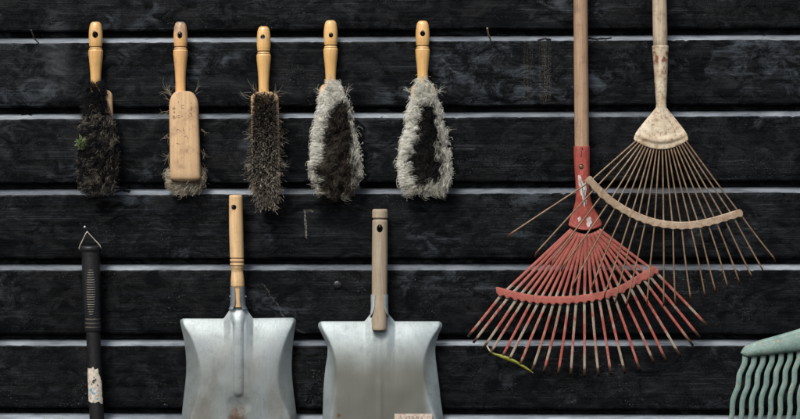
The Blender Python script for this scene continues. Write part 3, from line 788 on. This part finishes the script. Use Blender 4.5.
# socket: open-fronted steel sleeve
def socket(parent, rows, yc, mat, name='socket', n=40):
    "rows: (py, cx, a, b, gap half-angle)"
    m = MB(); g = []
    for (py, cx, a, b, gap) in rows:
        row = []
        for j in range(n+1):
            t = math.radians(-90 + gap) + (2*math.pi - 2*math.radians(gap))*j/n
            row.append(P(cx, py, yc) + Vector((W(a)*math.cos(t), W(b)*math.sin(t), 0)))
        g.append(row)
    m.grid(g); o = m.build(name, mat, parent)
    so = o.modifiers.new('s', 'SOLIDIFY'); so.thickness = .0013; so.offset = 0
    bpy.context.view_layer.update(); bake_mods(o, 50); return o
sk = []
for py in np.arange(286.5, 309.1, 1.25):
    a = interp(py, [(286.5, 7.0), (300, 7.2), (306, 7.6), (309.5, 9.4)]); gp = interp(py, [(286.5, 24), (290, 20), (301, 17), (306, 24), (309, 32)])
    sk.append((py, 237.7+(py-287)*.02, a, interp(py, [(286.5, 7.0), (309, 6.)]), gp))
socket(s1, sk, -.030, M_sock)
for sx in (230.4, 245.6):
    m = MB(); c = P(sx, 296.5, -.031); d = Vector((1 if sx > 238 else -1, 0, 0))
    m.tube([c - d*.002, c + d*.0015, c + d*.0022], [.0014, .0017, .0008], 12, ref=(0, 0, 1)); m.build('rivet', M_nailb, s1)
def top1(px):
    b = 318.6 + (.0 if px < 238 else -.9*(px-238)/57)
    d = abs(px-238.4)
    # fillet to the socket
    if d < 14.5: b -= 11.*math.sqrt(max(0, 1-(min(1, max(0, (d-7.)/7.5))*(2-min(1, max(0, (d-7.)/7.5)))))) if d > 7. else 11.
    e = min(px-180.2, 295.6-px)
    if e < 4: b += 3.2*(1-math.sqrt(max(0, 1-((4-e)/4)**2)))
    return b
def ridge1(px, py):
    w = interp(py, [(308, 7.0), (325, 3.6), (392, 3.6)]); d = abs(px-238.4)
    if py > 392: d = math.hypot(d, (py-392)*1.2)
    h_ = interp(py, [(306, .004), (320, .005), (345, .0024), (385, .0030), (400, .0030)])
    s = h_*max(0, 1-(d/(w+1.5))**3)**.9 if d < w+1.5 else 0
    q = math.hypot((px-238.6)/13.5, (py-405)/11.)
    if q < 1: s -= .0026*(1-q*q)**1.2*(1 if py > 396 else max(0, (py-388)/8))
    return s
L1 = [(318, 180.3), (322, 180.8), (332, 182.8), (342.6, 184.9), (357, 186.3), (371, 186.5), (385, 185.4), (399.4, 183.8), (419, 182), (445, 181), (490, 180)]
F1 = [(318, 183), (325.6, 184.5), (337, 191.3), (347, 195.4), (357, 198.4), (368, 200.7), (378, 201), (388, 199.8), (405, 195.6), (419, 191.3), (445, 187), (490, 184)]
G1 = [(318, 293.3), (324, 292.6), (337, 286.5), (354, 280.8), (371, 278), (382, 278), (393.8, 279.6), (408, 285), (419, 289.5), (445, 292), (490, 294)]
R1 = [(318, 295.6), (323, 295.2), (335, 293.6), (351, 292.1), (371, 291.6), (393.8, 293.6), (419, 296.6), (445, 298.5), (490, 300)]
blade(s1, L1, F1, G1, R1, 238.4, top1, ridge1, 478, M_steel1)

s2 = thing('shovel', 'square shovel with grey beige plain handle and paper label on its dull blade', 'shovel', SH2, 'square steel shovels with short handles')
h = pole(s2, [(209.0, 380, 6.2), (209.6, 380, 7.3), (211, 380, 7.8), (217.6, 380, 7.9), (218.2, 380, 7.2), (218.8, 380, 6.7), (219.6, 380, 6.7), (220.2, 380, 7.3), (221, 380, 7.7), (250, 379.8, 7.8), (290, 379.6, 7.7), (316, 379.4, 7.6), (328, 379.3, 7.5), (329.6, 379.3, 7.1), (330.3, 379.3, 6.0)], M_greywood, -.036,
         dark=lambda y: .5 if 218.2 < y < 220 else 1, y_fn=lambda y: interp(y, [(209, -.026), (300, -.038), (331, -.046)]))
drill(h, 379.8, 228.4, -.03, 3.0, 4.0)
m = MB()
for sgn in (-1, 1):
    g = []
    for py in np.arange(294.5, 318, .8):
        # sleeve wraps the back and each side, its front edge sweeping back near the foot
        gp = interp(py, [(294.5, 33), (300, 34), (307, 36), (313, 50), (317.5, 80)]); row = []
        a = 8.35 + (0 if py < 308 else (py-308)*.10); yc_ = interp(py, [(209, -.026), (300, -.038), (331, -.046)])
        for j in range(17):
            t = math.radians(gp) + (math.pi - math.radians(gp))*j/16
            row.append(P(379.5 + sgn*0, py, yc_) + Vector((sgn*W(a)*math.sin(t), -W(a)*math.cos(t), 0)))
        g.append(row if sgn > 0 else row[::-1])
    m.grid(g)
o = m.build('socket', M_strap, s2); so = o.modifiers.new('s', 'SOLIDIFY'); so.thickness = .001; so.offset = 0
bpy.context.view_layer.update(); bake_mods(o, 50)
def top2(px):
    b = 321.4; d = abs(px-379.6)
    if 7. < d < 15: b -= 10.*math.sqrt(max(0, 1-(min(1, (d-7.)/8)*(2-min(1, (d-7.)/8)))))
    elif d <= 7.: b -= 10.
    e = min(px-318.6, 441.8-px)
    if e < 4: b += 3.2*(1-math.sqrt(max(0, 1-((4-e)/4)**2)))
    return b
def ridge2(px, py):
    w = interp(py, [(311, 8), (335, 8), (390, 3)]); d = abs(px-380)
    dp = interp(py, [(311, -.004), (322, -.0030), (335, -.0030), (360, -.0012), (385, .0003), (478, .0006)])
    return dp*math.exp(-(d/(w*.75))**2) + .0008*math.exp(-((d)/2.6)**2)*(1 if py > 335 else 0)
L2 = [(318, 318.7), (323, 318.9), (333, 323), (342.6, 327.6), (352, 328), (366, 325.8), (385, 324), (419, 323), (445, 322), (490, 321)]
F2 = [(318, 321.5), (325, 322.5), (337, 329), (351, 334.4), (365, 337.3), (378, 337.5), (395, 334.5), (419, 330.5), (445, 327), (490, 324.5)]
G2 = [(318, 439), (325, 438), (337, 430.5), (351, 425), (362, 423), (375, 423.4), (392, 427), (407, 431.5), (419, 435.5), (445, 439), (490, 441)]
R2 = [(318, 441.8), (323, 441.4), (333, 437.8), (343, 435.2), (352, 435), (366, 436.6), (385, 439), (400, 440.6), (419, 443.2), (445, 444.5), (490, 446)]
blade(s2, L2, F2, G2, R2, 380, top2, ridge2, 478, M_steel2)
# paper label low on the blade
m = MB(); g = []
for j in range(7): g.append([P(394.3 + 38*i/12, 413.6 + 22*j/6, -.0537 - .0003*math.sin(i*1.3+j)) for i in range(13)])
m.grid(g); lb = m.build('paper_label', M_label, s2)
m = MB()
for pts in ([(405.5, 418.5), (407, 416.6), (409, 416.6), (410, 418.8)], [(411.5, 415.6), (412.8, 417), (411.8, 420)], [(413.4, 416), (413.8, 420)], [(416, 420), (416.4, 416.4), (418, 416.6), (418.3, 420)], [(400, 416), (402, 418.5), (400.6, 421)], [(421, 416.5), (423, 418.8), (421.4, 421)], [(399, 424), (427, 424.2)]):
    m.tube([P(a, b, -.0544) for a, b in pts], .00035, 5, t=.0001)
m.build('printing', M_ink, lb)

# ------------------------------------------------------------------ black rubber gripped pole
t = thing('rubber_gripped_pole', 'black tool pole with ridged rubber grip hanging from a wire triangle', 'tool handle', P(90.6, 246, -.025))
gp = [(245.6, 90.6, 6.5), (246.1, 90.6, 8.8), (247.2, 90.6, 9.9), (248.8, 90.65, 10.1), (250.4, 90.7, 9.8), (252, 90.8, 9.2), (258, 91, 9.1), (285, 91.6, 9.3), (305, 92.1, 8.8), (315, 92.5, 8.4)]
for k, y in enumerate((318.6, 322.6, 326.6)): gp += [(y-1.1, 92.7+.15*k, 8.3), (y-.7, 92.7+.15*k, 7.5), (y+.5, 92.7+.15*k, 7.5), (y+.9, 92.7+.15*k, 8.3)]
gp += [(330, 93.2, 8.1), (331, 93.3, 7.8)]
pole(t, gp, M_rubber, -.025, 'grip', step=1.)
pole(t, [(329, 93.1, 7.1), (360, 94.5, 7.2), (419, 97.0, 7.3), (560, 103, 7.3)], M_tube, -.025, 'pole', step=4)
m = MB()
for y in (318.6, 322.6, 326.6):
    c = P(92.8+(y-318)*.035, y, -.025)
    m.loft([[c + Vector((W(7.7)*math.cos(2*math.pi*j/30), W(7.7)*math.sin(2*math.pi*j/30), dz)) for j in range(30)] for dz in (-W(.28), W(.28))], False)
m.build('ring', M_line, t)
m = MB()
for k in range(19):
    y = 269.5 + k*2.45; u = (y-291)/24.; w = 4.3*math.sqrt(max(0, 1-u*u*.96))
    if w < .5: continue
    cx = 92.1 + (y-268)*.010
    m.tube([P(cx + w*(-1+2*i/8), y + .25*math.cos((i-4)/4), -.025) + Vector((0, -math.sqrt(max(0, W(9.25)**2 - W(cx + w*(-1+2*i/8) - (91.2 + (y-260)*.02))**2)) + .00015, 0)) for i in range(9)], .0006, 6, t=.0005)
m.build('grip_ridges', M_line, t)
m = MB(); yh = -.022
m.tube([P(80.3, 250.5, yh), P(79, 248.4, yh-.001), P(80, 245.4, yh), P(85.8, 233.6, yh), P(87.3, 231.6, yh), P(88.8, 233.5, yh), P(99.8, 245.2, yh), P(101.0, 248, yh-.001), P(99.8, 250.3, yh)], .0011, 8)
m.build('wire_hanger', M_hang, t)
# torn paper
m = MB(); R = random.Random(3); g = []
for j in range(22):
    py = 368 + j*34.3/21; row = []
    a0 = math.radians(-68 + 14*mn.noise(Vector((j*.3, 1.5, 0)))); a1 = math.radians((22 + j*4.2 if j < 10 else 66) + 16*mn.noise(Vector((j*.37, 5.5, 0))))
    for i in range(14):
        a = a0 + (a1-a0)*i/13; cx = interp(py, [(360, 94.5), (419, 97)]); rr = W(7.42) + .0002
        row.append(P(cx, py + (4.5*mn.noise(Vector((i*.33, j*1.7, 2)))*(1 if j in (0, 21) else .45 if j in (1, 20) else 0)), -.025) + Vector((rr*math.sin(a), -rr*math.cos(a), 0)))
    g.append(row)
m.grid(g); lb = m.build('torn_label', M_cream, t); lb['label'] = 'torn cream paper label with blue marks'
m = MB(); mb = MB(); mw = MB()
def blob(m, px, py, r, y=-.0406):
    n = 9; R_ = [R.uniform(.5, 1.2) for _ in range(n)]
    cx = interp(py, [(360, 94.5), (419, 97)])
    def on(x, z):
        dx = W(x-cx); return P(x, z, -.025) + Vector((0, -math.sqrt(max(0, (W(7.42)+.0006)**2 - dx*dx)), 0))
    m.add([on(px, py)] + [on(px + r*R_[k]*math.cos(k*.698), py + r*R_[k]*math.sin(k*.698)*1.4) for k in range(n)], [(0, k+1, (k+1) % n + 1) for k in range(n)])
for (x, y, r) in ((92, 389, 1.5), (93.5, 391.8, 1.1), (95, 393, .8), (98.3, 398, .8), (94, 387, .6)): blob(m, x, y, r)
for (x, y, r) in ((94.8, 381, 1.4), (96.5, 379, .9), (93, 383.5, .8), (98.6, 384.5, .8), (95, 376.5, .7), (91.7, 397.8, .7)): blob(mb, x, y, r)
for (x, y, r) in ((96, 389, 2.2), (94, 397, 2.4), (97.5, 393.5, 1.6), (93, 393.4, 1.2)): blob(mw, x, y, r)
mw.build('white_scuff', M_white, lb); m.build('blue_print', M_blue, lb); mb.build('print_marks', M_ink, lb)

# ------------------------------------------------------------------ red rake
rr_ = thing('leaf_rake', 'red painted leaf rake with chipped flat tines and brown wooden pole', 'rake', P(581, 146, -.028), 'leaf rakes hung with their tines down')
pole(rr_, [(-150, 580, 6.8), (0, 580.6, 7.0), (60, 581, 7.15), (130, 581.7, 7.2), (150, 581.9, 7.1)], M_pole, -.028, step=6)
# flaring ferrule
m = MB(); rings = []; cs = []; n = 44
rows = [(146.4, 581.7, 7.9, 7.9, 0), (147.0, 581.7, 8.1, 8.1, 0), (160, 581.9, 7.9, 7.7, 0), (172, 582.2, 7.5, 7.2, 0), (184, 582.6, 7.0, 6.6, 0), (194, 583, 7.0, 6., 0), (202, 583.4, 8.1, 5.4, .6), (209, 583.9, 10.2, 4.8, 1.4), (216, 584.5, 13.2, 4.3, 2.6), (222, 584.9, 15.4, 4.0, 3.8), (226, 585.2, 16.4, 4.1, 4.8), (228, 585.2, 16.8, 4.6, 5.2), (229, 585.2, 16.7, 3.4, 5.2)]
for py in list(np.arange(146.4, 229.01, 1.2)) + [229]:
    cx, a, b, sag = (interp(py, [(r[0], r[k]) for r in rows]) for k in (1, 2, 3, 4)); ring = []
    for j in range(n):
        tt = 2*math.pi*j/n; x = math.cos(tt)
        ring.append(P(cx + a*x, py + sag*(1-x*x) - sag*.7, -.029) + Vector((0, W(b)*math.sin(tt), 0)))
    rings.append(ring); cs.append((.12 + .28*max(0, (py-222)/7), .55 if py > 228 else .05, .0, 1))
m.loft(rings, True, cs); fo = m.build('ferrule', M_red, rr_)
drill(fo, 580.6, 166.8, -.029, 2.3, 2.5)
m = MB(); c = P(580.6, 166.8, -.029); m.tube([c + Vector((0, .002, 0)), c + Vector((0, -.0135, 0)), c + Vector((0, -.0142, 0))], [.0042, .0042, .003], 16, ref=(0, 0, 1)); m.build('rivet', mat_plain('rusty_rivet', (.20, .12, .06), .5, .5, .4, 300), rr_)
# slit + scraped label
def patch(m, poly, y_of, c=(1, 1, 1, 1)):
    cx = sum(p[0] for p in poly)/len(poly); cy = sum(p[1] for p in poly)/len(poly)
    R2 = random.Random(int(cx*7)); out = []
    for i in range(len(poly)):
        a, b = poly[i], poly[(i+1) % len(poly)]
        for k in range(5): out.append((a[0]+(b[0]-a[0])*k/5 + R2.gauss(0, .28), a[1]+(b[1]-a[1])*k/5 + R2.gauss(0, .28)))
    vs = [y_of(cx, cy)] + [y_of(cx+(a-cx)*.5, cy+(b-cy)*.5) for a, b in out] + [y_of(a, b) for a, b in out]; n = len(out)
    fs = [(0, k+1, (k+1) % n+1) for k in range(n)] + [(k+1, n+k+1, n+(k+1) % n+1, (k+1) % n+1) for k in range(n)]
    m.add(vs, fs, c)
def fer(px, py, lift=.0004):
    cx, a, b, sag = (interp(py + interp(py, [(200, 0), (229, 3.0)])*0, [(r[0], r[k]) for r in rows]) for k in (1, 2, 3, 4))
    x = max(-.98, min(.98, (px-cx)/a)); p = P(px, py, -.029); p.y -= W(b)*math.sqrt(1-x*x) + lift; return p
m = MB()
patch(m, [(577.3, 176), (579.6, 175), (580.8, 180), (583.2, 184), (585.8, 181), (586.4, 188), (584.6, 196), (586, 204), (584.2, 207), (582.2, 200), (579.8, 193), (578.2, 185)], fer)
patch(m, [(586.2, 218), (590.5, 216.4), (591.6, 223), (588, 228), (586, 224)], lambda a, b: fer(a, b, .0005))
patch(m, [(577.5, 217.4), (580, 216.4), (580.6, 220), (578.4, 222)], lambda a, b: fer(a, b, .0005))
lb = m.build('scraped_label', M_white, rr_, False)
m = MB()
for pts in ([(580.4, 183), (581.8, 188), (582.6, 195)], [(583.6, 190), (584.4, 198), (585.2, 206)], [(579.8, 180), (580.6, 184)], [(586, 182), (586.4, 192), (585.8, 199)]):
    m.tube([fer(a, b, .0007) for a, b in pts], .00065, 6, t=.0002)
m.build('label_print', M_ink, lb)
m = MB(); m.tube([fer(580.5, 149.6), fer(580.6, 153), fer(580.4, 157.5)], .0009, 6, t=.0003); m.tube([fer(579.8, 147.6), fer(581.8, 148.2), fer(581.6, 150.3)], .0007, 6, t=.0003)
m.build('seam_slit', M_ink, rr_)
# tines
BR = [(500.8, 295.7), (508, 298), (516, 300.2), (522.8, 302), (530.4, 303.4), (537.6, 304.2), (545.4, 304.8), (553, 305), (560.5, 305), (568.4, 304.4), (576.2, 303.8), (584.4, 303), (591.8, 302), (599.4, 300.6), (607.2, 298.9), (614.2, 296.5), (621.8, 293), (631, 289), (637.5, 285.4), (644.4, 280.8), (650.2, 277), (656, 272.6)]
TP = [(467.9, 336.5), (473.4, 342.6), (483, 348.5), (489.2, 355), (500.8, 359.4), (507.2, 363.4), (518.7, 367.6), (531.6, 372), (543.4, 373), (558, 374.8), (570.8, 376), (584.6, 377.3), (598.7, 376), (611, 375), (625.2, 373.6), (640, 371), (654.4, 363.4), (666.7, 361.6), (680.7, 356.6), (693, 345.4), (699.9, 337.4), (707.4, 325.8)]
R = random.Random(17)
for i, (b, e) in enumerate(zip(BR, TP)):
    u = i/21; a = (571.5 + 27.5*u, 229.5 + 4.2*(1-(2*u-1)**2)); m = MB()
    yy = lambda s: -.029 - .004*s if s < 1 else -.033 + .006*(s-1)
    ly = .0016 if i % 2 else 0
    pts = []; w = []; th = []; cs = []; f = R.random()
    for s in np.linspace(0, 1, 22):
        pts.append(P(a[0]+(b[0]-a[0])*s, a[1]+(b[1]-a[1])*s, -.029 - ly*(1-s) - .004*s)); w.append(W(1.75 - .32*s)); th.append(.0006)
        we = .22 + .72*math.exp(-((s-.97)/.15)**2)*(.7+.5*f) if s > .5 else .20 + .12*f
        cs.append((we, .18 if s > .1 else .18+.3*(1-s/.1), .55, 1))
    hx, hy = e[0]-b[0], e[1]-b[1]; hl = math.hypot(hx, hy); wv = R.uniform(-.5, .5)
    for s in np.linspace(0, 1, 26)[1:]:
        hook = max(0, (s-.90)/.10)
        px = b[0]+hx*s + wv*math.sin(s*3.1); py = b[1]+hy*s
        pts.append(P(px, py - 0*hook, -.033 + .006*s + .012*hook**1.6)); w.append(W(1.42 - .12*s)); th.append(.0006)
        we = .50*math.exp(-(s/.10)**2) + .38 + .14*f + (.55*math.exp(-((s-.82)/.12)**2))*(f > .62)*.8 + .25*max(0, mn.noise(Vector((s*5, i*1.7, 0))))*2
        cs.append((we, .12 + (.9 if s > .90 else .45*max(0, (s-.7)/.2)), .35, 1))
    m.tube(pts, w, 8, t=th, c=cs); m.build('tine', M_red, rr_)
BC = [(496.2, 291), (499, 291.2), (510, 294.2), (520, 296.6), (530, 298.4), (545, 300), (560, 300.2), (575, 299.4), (590, 297.6), (603, 295.2), (614, 292), (624, 287.6), (634, 281.8), (645, 275.2), (652, 271.2), (657.6, 268.8)]
def arc_bar(name, parent, C, hw, mat, y, teeth, amp, thick=.0014, wear=.15, crown=.0012):
    "pressed strip along C, lower edge scalloped between the tines"
    Pn = []; 
    for i in range(len(C)-1):
        for k in range(12):
            u = k/12; p0 = C[max(i-1, 0)]; p1 = C[i]; p2 = C[i+1]; p3 = C[min(i+2, len(C)-1)]
            Pn.append(tuple(.5*((2*p1[q]) + (-p0[q]+p2[q])*u + (2*p0[q]-5*p1[q]+4*p2[q]-p3[q])*u*u + (-p0[q]+3*p1[q]-3*p2[q]+p3[q])*u**3) for q in (0, 1)))
    Pn.append(C[-1]); m = MB(); rings = []; cs = []
    for i, p in enumerate(Pn):
        a = Pn[max(i-1, 0)]; b = Pn[min(i+1, len(Pn)-1)]; d = (b[0]-a[0], b[1]-a[1]); l = math.hypot(*d); nx, ny = -d[1]/l, d[0]/l
        if ny < 0: nx, ny = -nx, -ny
        near = min(abs((p[0]-t_[0])) for t_ in teeth); sp = 7.0
        e = min(i, len(Pn)-1-i)/5.; end = math.sqrt(max(0.02, 1-max(0, 1-e)**2))
        lo = hw*end + amp*(math.cos(math.pi*min(1, near/(sp*.5)))) ; up = hw*end
        yy = y(p[0]) if callable(y) else y
        r = []
        for (o, dy) in ((-up, .0004), (-up*.93, -thick*.9), (-up*.80, -thick-crown*.8), (-up*.3, -thick-crown), (lo*.3, -thick-crown), (lo*.80, -thick-crown*.8), (lo*.93, -thick*.9), (lo, .0004), (lo*.9, thick), (-up*.9, thick)):
            r.append(P(p[0]+nx*o, p[1]+ny*o, yy) + Vector((0, dy, 0)))
        rings.append(r); cs.append((wear, .14, .7, 1))
    m.loft(rings, True, cs); return m.build(name, mat, parent, True, 24)
arc_bar('spreader_bar', rr_, BC, 3.9, M_red, lambda x: -.0350, BR, 1.1, .0010, .22, .0002)
# leaf caught on the tips
m = MB(); sp = [(486.6, 344.5, .5), (488.6, 348.5, .7), (491, 352, .9), (495, 354.2, 1.4), (501, 356, 2.1), (508, 358.4, 2.5), (514, 361, 2.0), (519.5, 364, 1.6), (525, 367.4, 1.7), (530, 370.6, 1.0), (533.5, 373.2, .2)]
g = []
for i, (x, y, w) in enumerate(sp):
    a = sp[max(0, i-1)]; b = sp[min(len(sp)-1, i+1)]; d = (b[0]-a[0], b[1]-a[1]); l = math.hypot(*d); nx, ny = -d[1]/l, d[0]/l
    w *= .75; g.append([P(x + nx*w*k, y + ny*w*k, -.026 + .0022*abs(k) + .002*math.sin(i)) for k in (-1, -.5, 0, .5, 1)])
m.grid(g[2:]); lf = thing('fallen_leaf', 'yellow green curled leaf caught under the left red tine tips', 'leaf', P(510, 359, -.024))
m.build('leaf_blade', M_leaf, lf)
m = MB(); m.tube([P(485.5, 342.5, -.025), P(487.4, 346.5, -.026), P(489, 349.6, -.026), P(491.6, 352.6, -.026)], [.0008, .0014, .0016, .0012], 6, t=.0005); m.build('leaf_stalk', M_leafpale, lf)

# ------------------------------------------------------------------ cream/tan rake
tr_ = thing('leaf_rake', 'rusty cream leaf rake with thin wire tines crossing over the red rake', 'rake', P(660.5, 100, -.035), 'leaf rakes hung with their tines down')
pole(tr_, [(-150, 658.6, 7.0), (0, 659.5, 7.0), (30, 660, 7.2), (49, 660.4, 6.9), (58, 660.5, 6.2)], M_palepole, -.035, step=5, dark=lambda y: .6 if y > 42 else 1)
m = MB(); rings = []; cs = []
rows_t = [(46, 660.4, 8.0, 8.0, 0), (47, 660.4, 8.3, 8.3, 0), (49, 660.4, 8.0, 8.0, 0), (70, 660.7, 6.9, 6.9, 0), (90, 661, 5.9, 5.6, 0), (104.5, 661.2, 5.0, 4.6, 0), (106, 661.2, 5.4, 4.9, 0), (107.5, 661.2, 5.2, 4.6, 0), (112, 661.2, 8.6, 4.3, .8), (120, 661.1, 14.8, 3.7, 2.8), (127, 661, 20, 3.5, 5), (131, 661, 22.8, 3.6, 6.4), (134.5, 661, 25, 4.6, 7.5), (136.4, 661, 26, 4.4, 8), (138, 661, 26.4, 2.6, 8.6), (141, 661, 27.1, 2.4, 9.4), (142.2, 661, 27.1, 2.0, 9.6)]
for py in np.arange(46, 142.3, .9):
    cx, a, b, sag = (interp(py, [(r[0], r[k]) for r in rows_t]) for k in (1, 2, 3, 4)); ring = []
    for j in range(56):
        tt = 2*math.pi*j/56; x = math.cos(tt)
        yb = interp(py, [(46, -.035), (110, -.036), (142, -.043)])
        ring.append(P(cx + a*x, py + sag*(1-x*x) - sag*.28, yb) + Vector((0, W(b)*math.sin(tt)*(1 if py < 110 else .7+.3*abs(math.sin(tt))), 0)))
    rings.append(ring); cs.append((0, .28 + .24*math.exp(-((py-62)/12)**2) + .10*(py < 100) - .25*(py > 107) + .35*math.exp(-((py-137.6)/1.0)**2), 0, 1))
m.loft(rings, True, cs); m.build('ferrule', M_tan, tr_, True, 60)
BT = [(589.5, 182), (596, 187.5), (602.5, 194.5), (609.5, 201.5), (616, 206.5), (623.5, 211.5), (631, 215.5), (638, 218.8), (645.5, 222), (654.5, 225), (663.6, 227.2), (673, 228.2), (681.8, 228.6), (691, 228.4), (699.6, 227.2), (708.6, 225.6), (716.8, 223.2), (725.2, 220.4), (733.6, 217.4), (740.6, 214.5)]
TT = [(505.7, 237), (533.3, 256), (549, 263.5), (560, 270), (571.4, 288), (591, 289), (603.6, 297.6), (615, 302.5), (626.2, 305.2), (646.8, 305.4), (663.6, 305.4), (675.4, 304.6), (691, 300.4), (705.2, 296.6), (716, 292.6), (728, 288), (740, 283.8), (752.5, 278), (764, 272), (776, 260.5)]
for i, (b, e) in enumerate(zip(BT, TT)):
    u = i/19; v = 2*u-1; a = (661 + 26.4*v*(1-.04*abs(v)), 149.0 - 7.0*v*v - .6); m = MB(); pts = []
    yb = lambda x: interp(x, [(588, -.062), (640, -.055), (742, -.050)])
    y0 = -.043; y1 = yb(b[0]); cs = []
    bw = R.uniform(-.9, .9)
    for s in np.linspace(-.04, 1, 18): pts.append(P(a[0]+(b[0]-a[0])*s + bw*.5*math.sin(3.14*s), a[1]+(b[1]-a[1])*s, y0+(y1-y0)*max(0, s) )); cs.append((0, .25+.2*R.random(), 0, 1))
    for s in np.linspace(0, 1, 22)[1:]:
        hk = max(0, (s-.93)/.07)
        dx = e[0]-b[0]; dy = e[1]-b[1]
        bend = bw*math.sin(3.14*s)
        # the last bit of each wire turns down and back to the wall
        px = b[0]+dx*(s if s < .95 else .95+(s-.95)*.25) + bend + (0 if s < .95 else dx*.0375*(s-.95)/.05*.3)
        py = b[1]+dy*s + (0 if s < .95 else (s-.95)*22*(1 if abs(dx) > abs(dy)*.6 else .3))
        pts.append(P(px, py, y1 + .004*s + .010*hk**1.5)); cs.append((0, .25 + .2*R.random() + (.6 if s > .95 else 0), 0, 1))
    m.tube(pts, W(.80), 8, c=cs); m.build('tine', M_wire, tr_)
CT = [(587.2, 177.6), (591, 182), (597, 188.4), (604, 195.4), (614, 203.4), (626, 210.8), (640, 217.6), (655, 222.6), (673, 225.4), (690, 225.4), (706, 222.8), (722, 218.6), (735, 214.6), (742.6, 212.6)]
arc_bar('spreader_bar', tr_, CT, 3.9, M_tanbar, lambda x: interp(x, [(588, -.0645), (640, -.0575), (742, -.0525)]), BT, .5, .0014, .2, .0005)

# ------------------------------------------------------------------ green plastic rake
gr = thing('garden_rake_head', 'faded green plastic rake head with wavy teeth at the lower right', 'rake', P(844, 340, -.03))
top = [(740.6, 353), (741.4, 350.5), (744.8, 346), (752, 342.6), (760, 340), (781.5, 334), (800, 328.4), (820, 321), (833, 312), (836, 304), (844, 303)]
bot = [(740.6, 353), (742.6, 355.6), (747, 357), (760, 356), (781, 353.6), (800, 351.6), (820, 350), (844, 349.4)]
m = MB(); rings = []; xs = list(np.arange(740.7, 844.1, 1.3)) + [844]; xs2 = xs + [1688-x for x in reversed(xs[:-1])]
for x in xs2:
    xx = x if x <= 844 else 1688-x
    a = interp(xx, top); b = interp(xx, bot); c_ = (a+b)/2; hh = (b-a)/2; t_ = min(.013, .005 + .0006*(xx-740.6))
    ring = []
    for j in range(20):
        q = 2*math.pi*j/20; ct, st = math.cos(q), math.sin(q)
        ring.append(P(x, c_ + hh*math.copysign(abs(st)**.7, st), -.030) + Vector((0, t_*math.copysign(abs(ct)**.8, ct)*(1 - .35*(st < -.2)), 0)))
    rings.append(ring)
m.loft(rings); m.build('head_bar', M_green, gr, True, 60)
pole(gr, [(-120, 844, 7.5), (306, 844, 7.5)], M_palepole, -.030, 'handle', step=12)
pole(gr, [(262, 844, 9.5), (300, 844, 10.5), (312, 844, 12)], M_green, -.030, 'handle_sleeve', step=3)
WV = [(0, 0), (4, 0), (10, -.6), (16, -3.2), (21, -5.2), (27, -5.8), (33, -6.4), (40, -9.2), (46, -11), (52, -11.5), (60, -11.6), (75, -14.5), (90, -15), (110, -17)]
for i in range(23):
    x0 = 745.2 + 8.98*i; lean = (1-i/11.)
    ytop = interp(x0 if x0 <= 844 else 1688-x0, bot) - 2.5
    m = MB(); pts = []; w = []; th = []
    for q in np.arange(0, 104, 1.6):
        wave = smooth_interp(q, WV) + q*.13                       # the S-curve
        tot = wave*.95 - q*.13*1.28*(.42 + .58*lean) + (.0 if q < 60 else 0)
        wv = smooth_interp(q, WV); 
        lin = -.205*q
        px = x0 + (wv - lin)*1.0 + lin*(.50 + .62*lean)
        pts.append(P(px, ytop + q, -.030 - .003*math.sin(q*.03) + (.00002*q*q*.1)))
        w.append(W(2.9 - .004*q)); th.append(.0026)
    m.tube(pts, w, 12, t=th); m.build('tooth', M_green, gr)

# ------------------------------------------------------------------ small weed rooted on the lowest ledge
wd = thing('small_weed', 'tiny yellow green weed tips sprouting at the bottom ledge on the left', 'weed', P(55, 440, -.006))
R = random.Random(9)
for (x, y, lx, w) in ((46, 416.6, 44, 1.2), (54, 417.2, 51, 1.0), (62.5, 416.8, 66, 1.3), (58, 418, 55, 1.1), (66, 420, 72, 1.3), (49, 421, 40, 1.2)):
    m = MB(); g = []
    for k in range(9):
        u = k/8; px = 55 + (x-55)*u**.7 ; py = 440 + (y-440)*u; ww = w*2.2*math.sin(math.pi*min(1, .12+u*.9))*(1 if u > .3 else .3)
        g.append([P(px + ww*q + (lx-x)*.0, py + abs(q)*1.0, -.008 - .012*math.sin(u*2.4)) for q in (-1, -.4, 0, .4, 1)])
    m.grid(g); m.build('leaf', M_weed, wd)

# ------------------------------------------------------------------ light, sky, camera
EL, AZ = 50., 204.
w = bpy.data.worlds.new('World'); sc.world = w; w.use_nodes = True; nt = w.node_tree
sky = nt.nodes.new('ShaderNodeTexSky'); sky.sky_type = 'NISHITA'; sky.sun_disc = False
sky.sun_elevation = math.radians(EL); sky.sun_rotation = math.radians(AZ); sky.dust_density = 4.; sky.air_density = 1.0
hs = nt.nodes.new('ShaderNodeHueSaturation'); hs.inputs['Saturation'].default_value = .75
nt.links.new(sky.outputs[0], hs.inputs['Color']); bg = nt.nodes['Background']; nt.links.new(hs.outputs[0], bg.inputs[0]); bg.inputs[1].default_value = .15
sd = bpy.data.lights.new('overcast_sun', 'SUN'); sd.energy = 3.1; sd.angle = math.radians(18); sd.color = (1, .985, .955)
so = bpy.data.objects.new('overcast_sun', sd); col.objects.link(so)
dv = Vector((math.sin(math.radians(AZ))*math.cos(math.radians(EL)), math.cos(math.radians(AZ))*math.cos(math.radians(EL)), math.sin(math.radians(EL))))
so.rotation_euler = dv.to_track_quat('Z', 'Y').to_euler()
cd = bpy.data.cameras.new('camera'); cam = bpy.data.objects.new('camera', cd); col.objects.link(cam)
cam.location = (0, -D, CZ); cam.rotation_euler = (math.radians(90), 0, 0); cd.sensor_width = 36; cd.lens = 36*D/1.6; cd.clip_end = 500; cd.clip_start = .05
sc.camera = cam
sc.view_settings.view_transform = 'Standard'; sc.view_settings.look = 'None'; sc.view_settings.exposure = 0
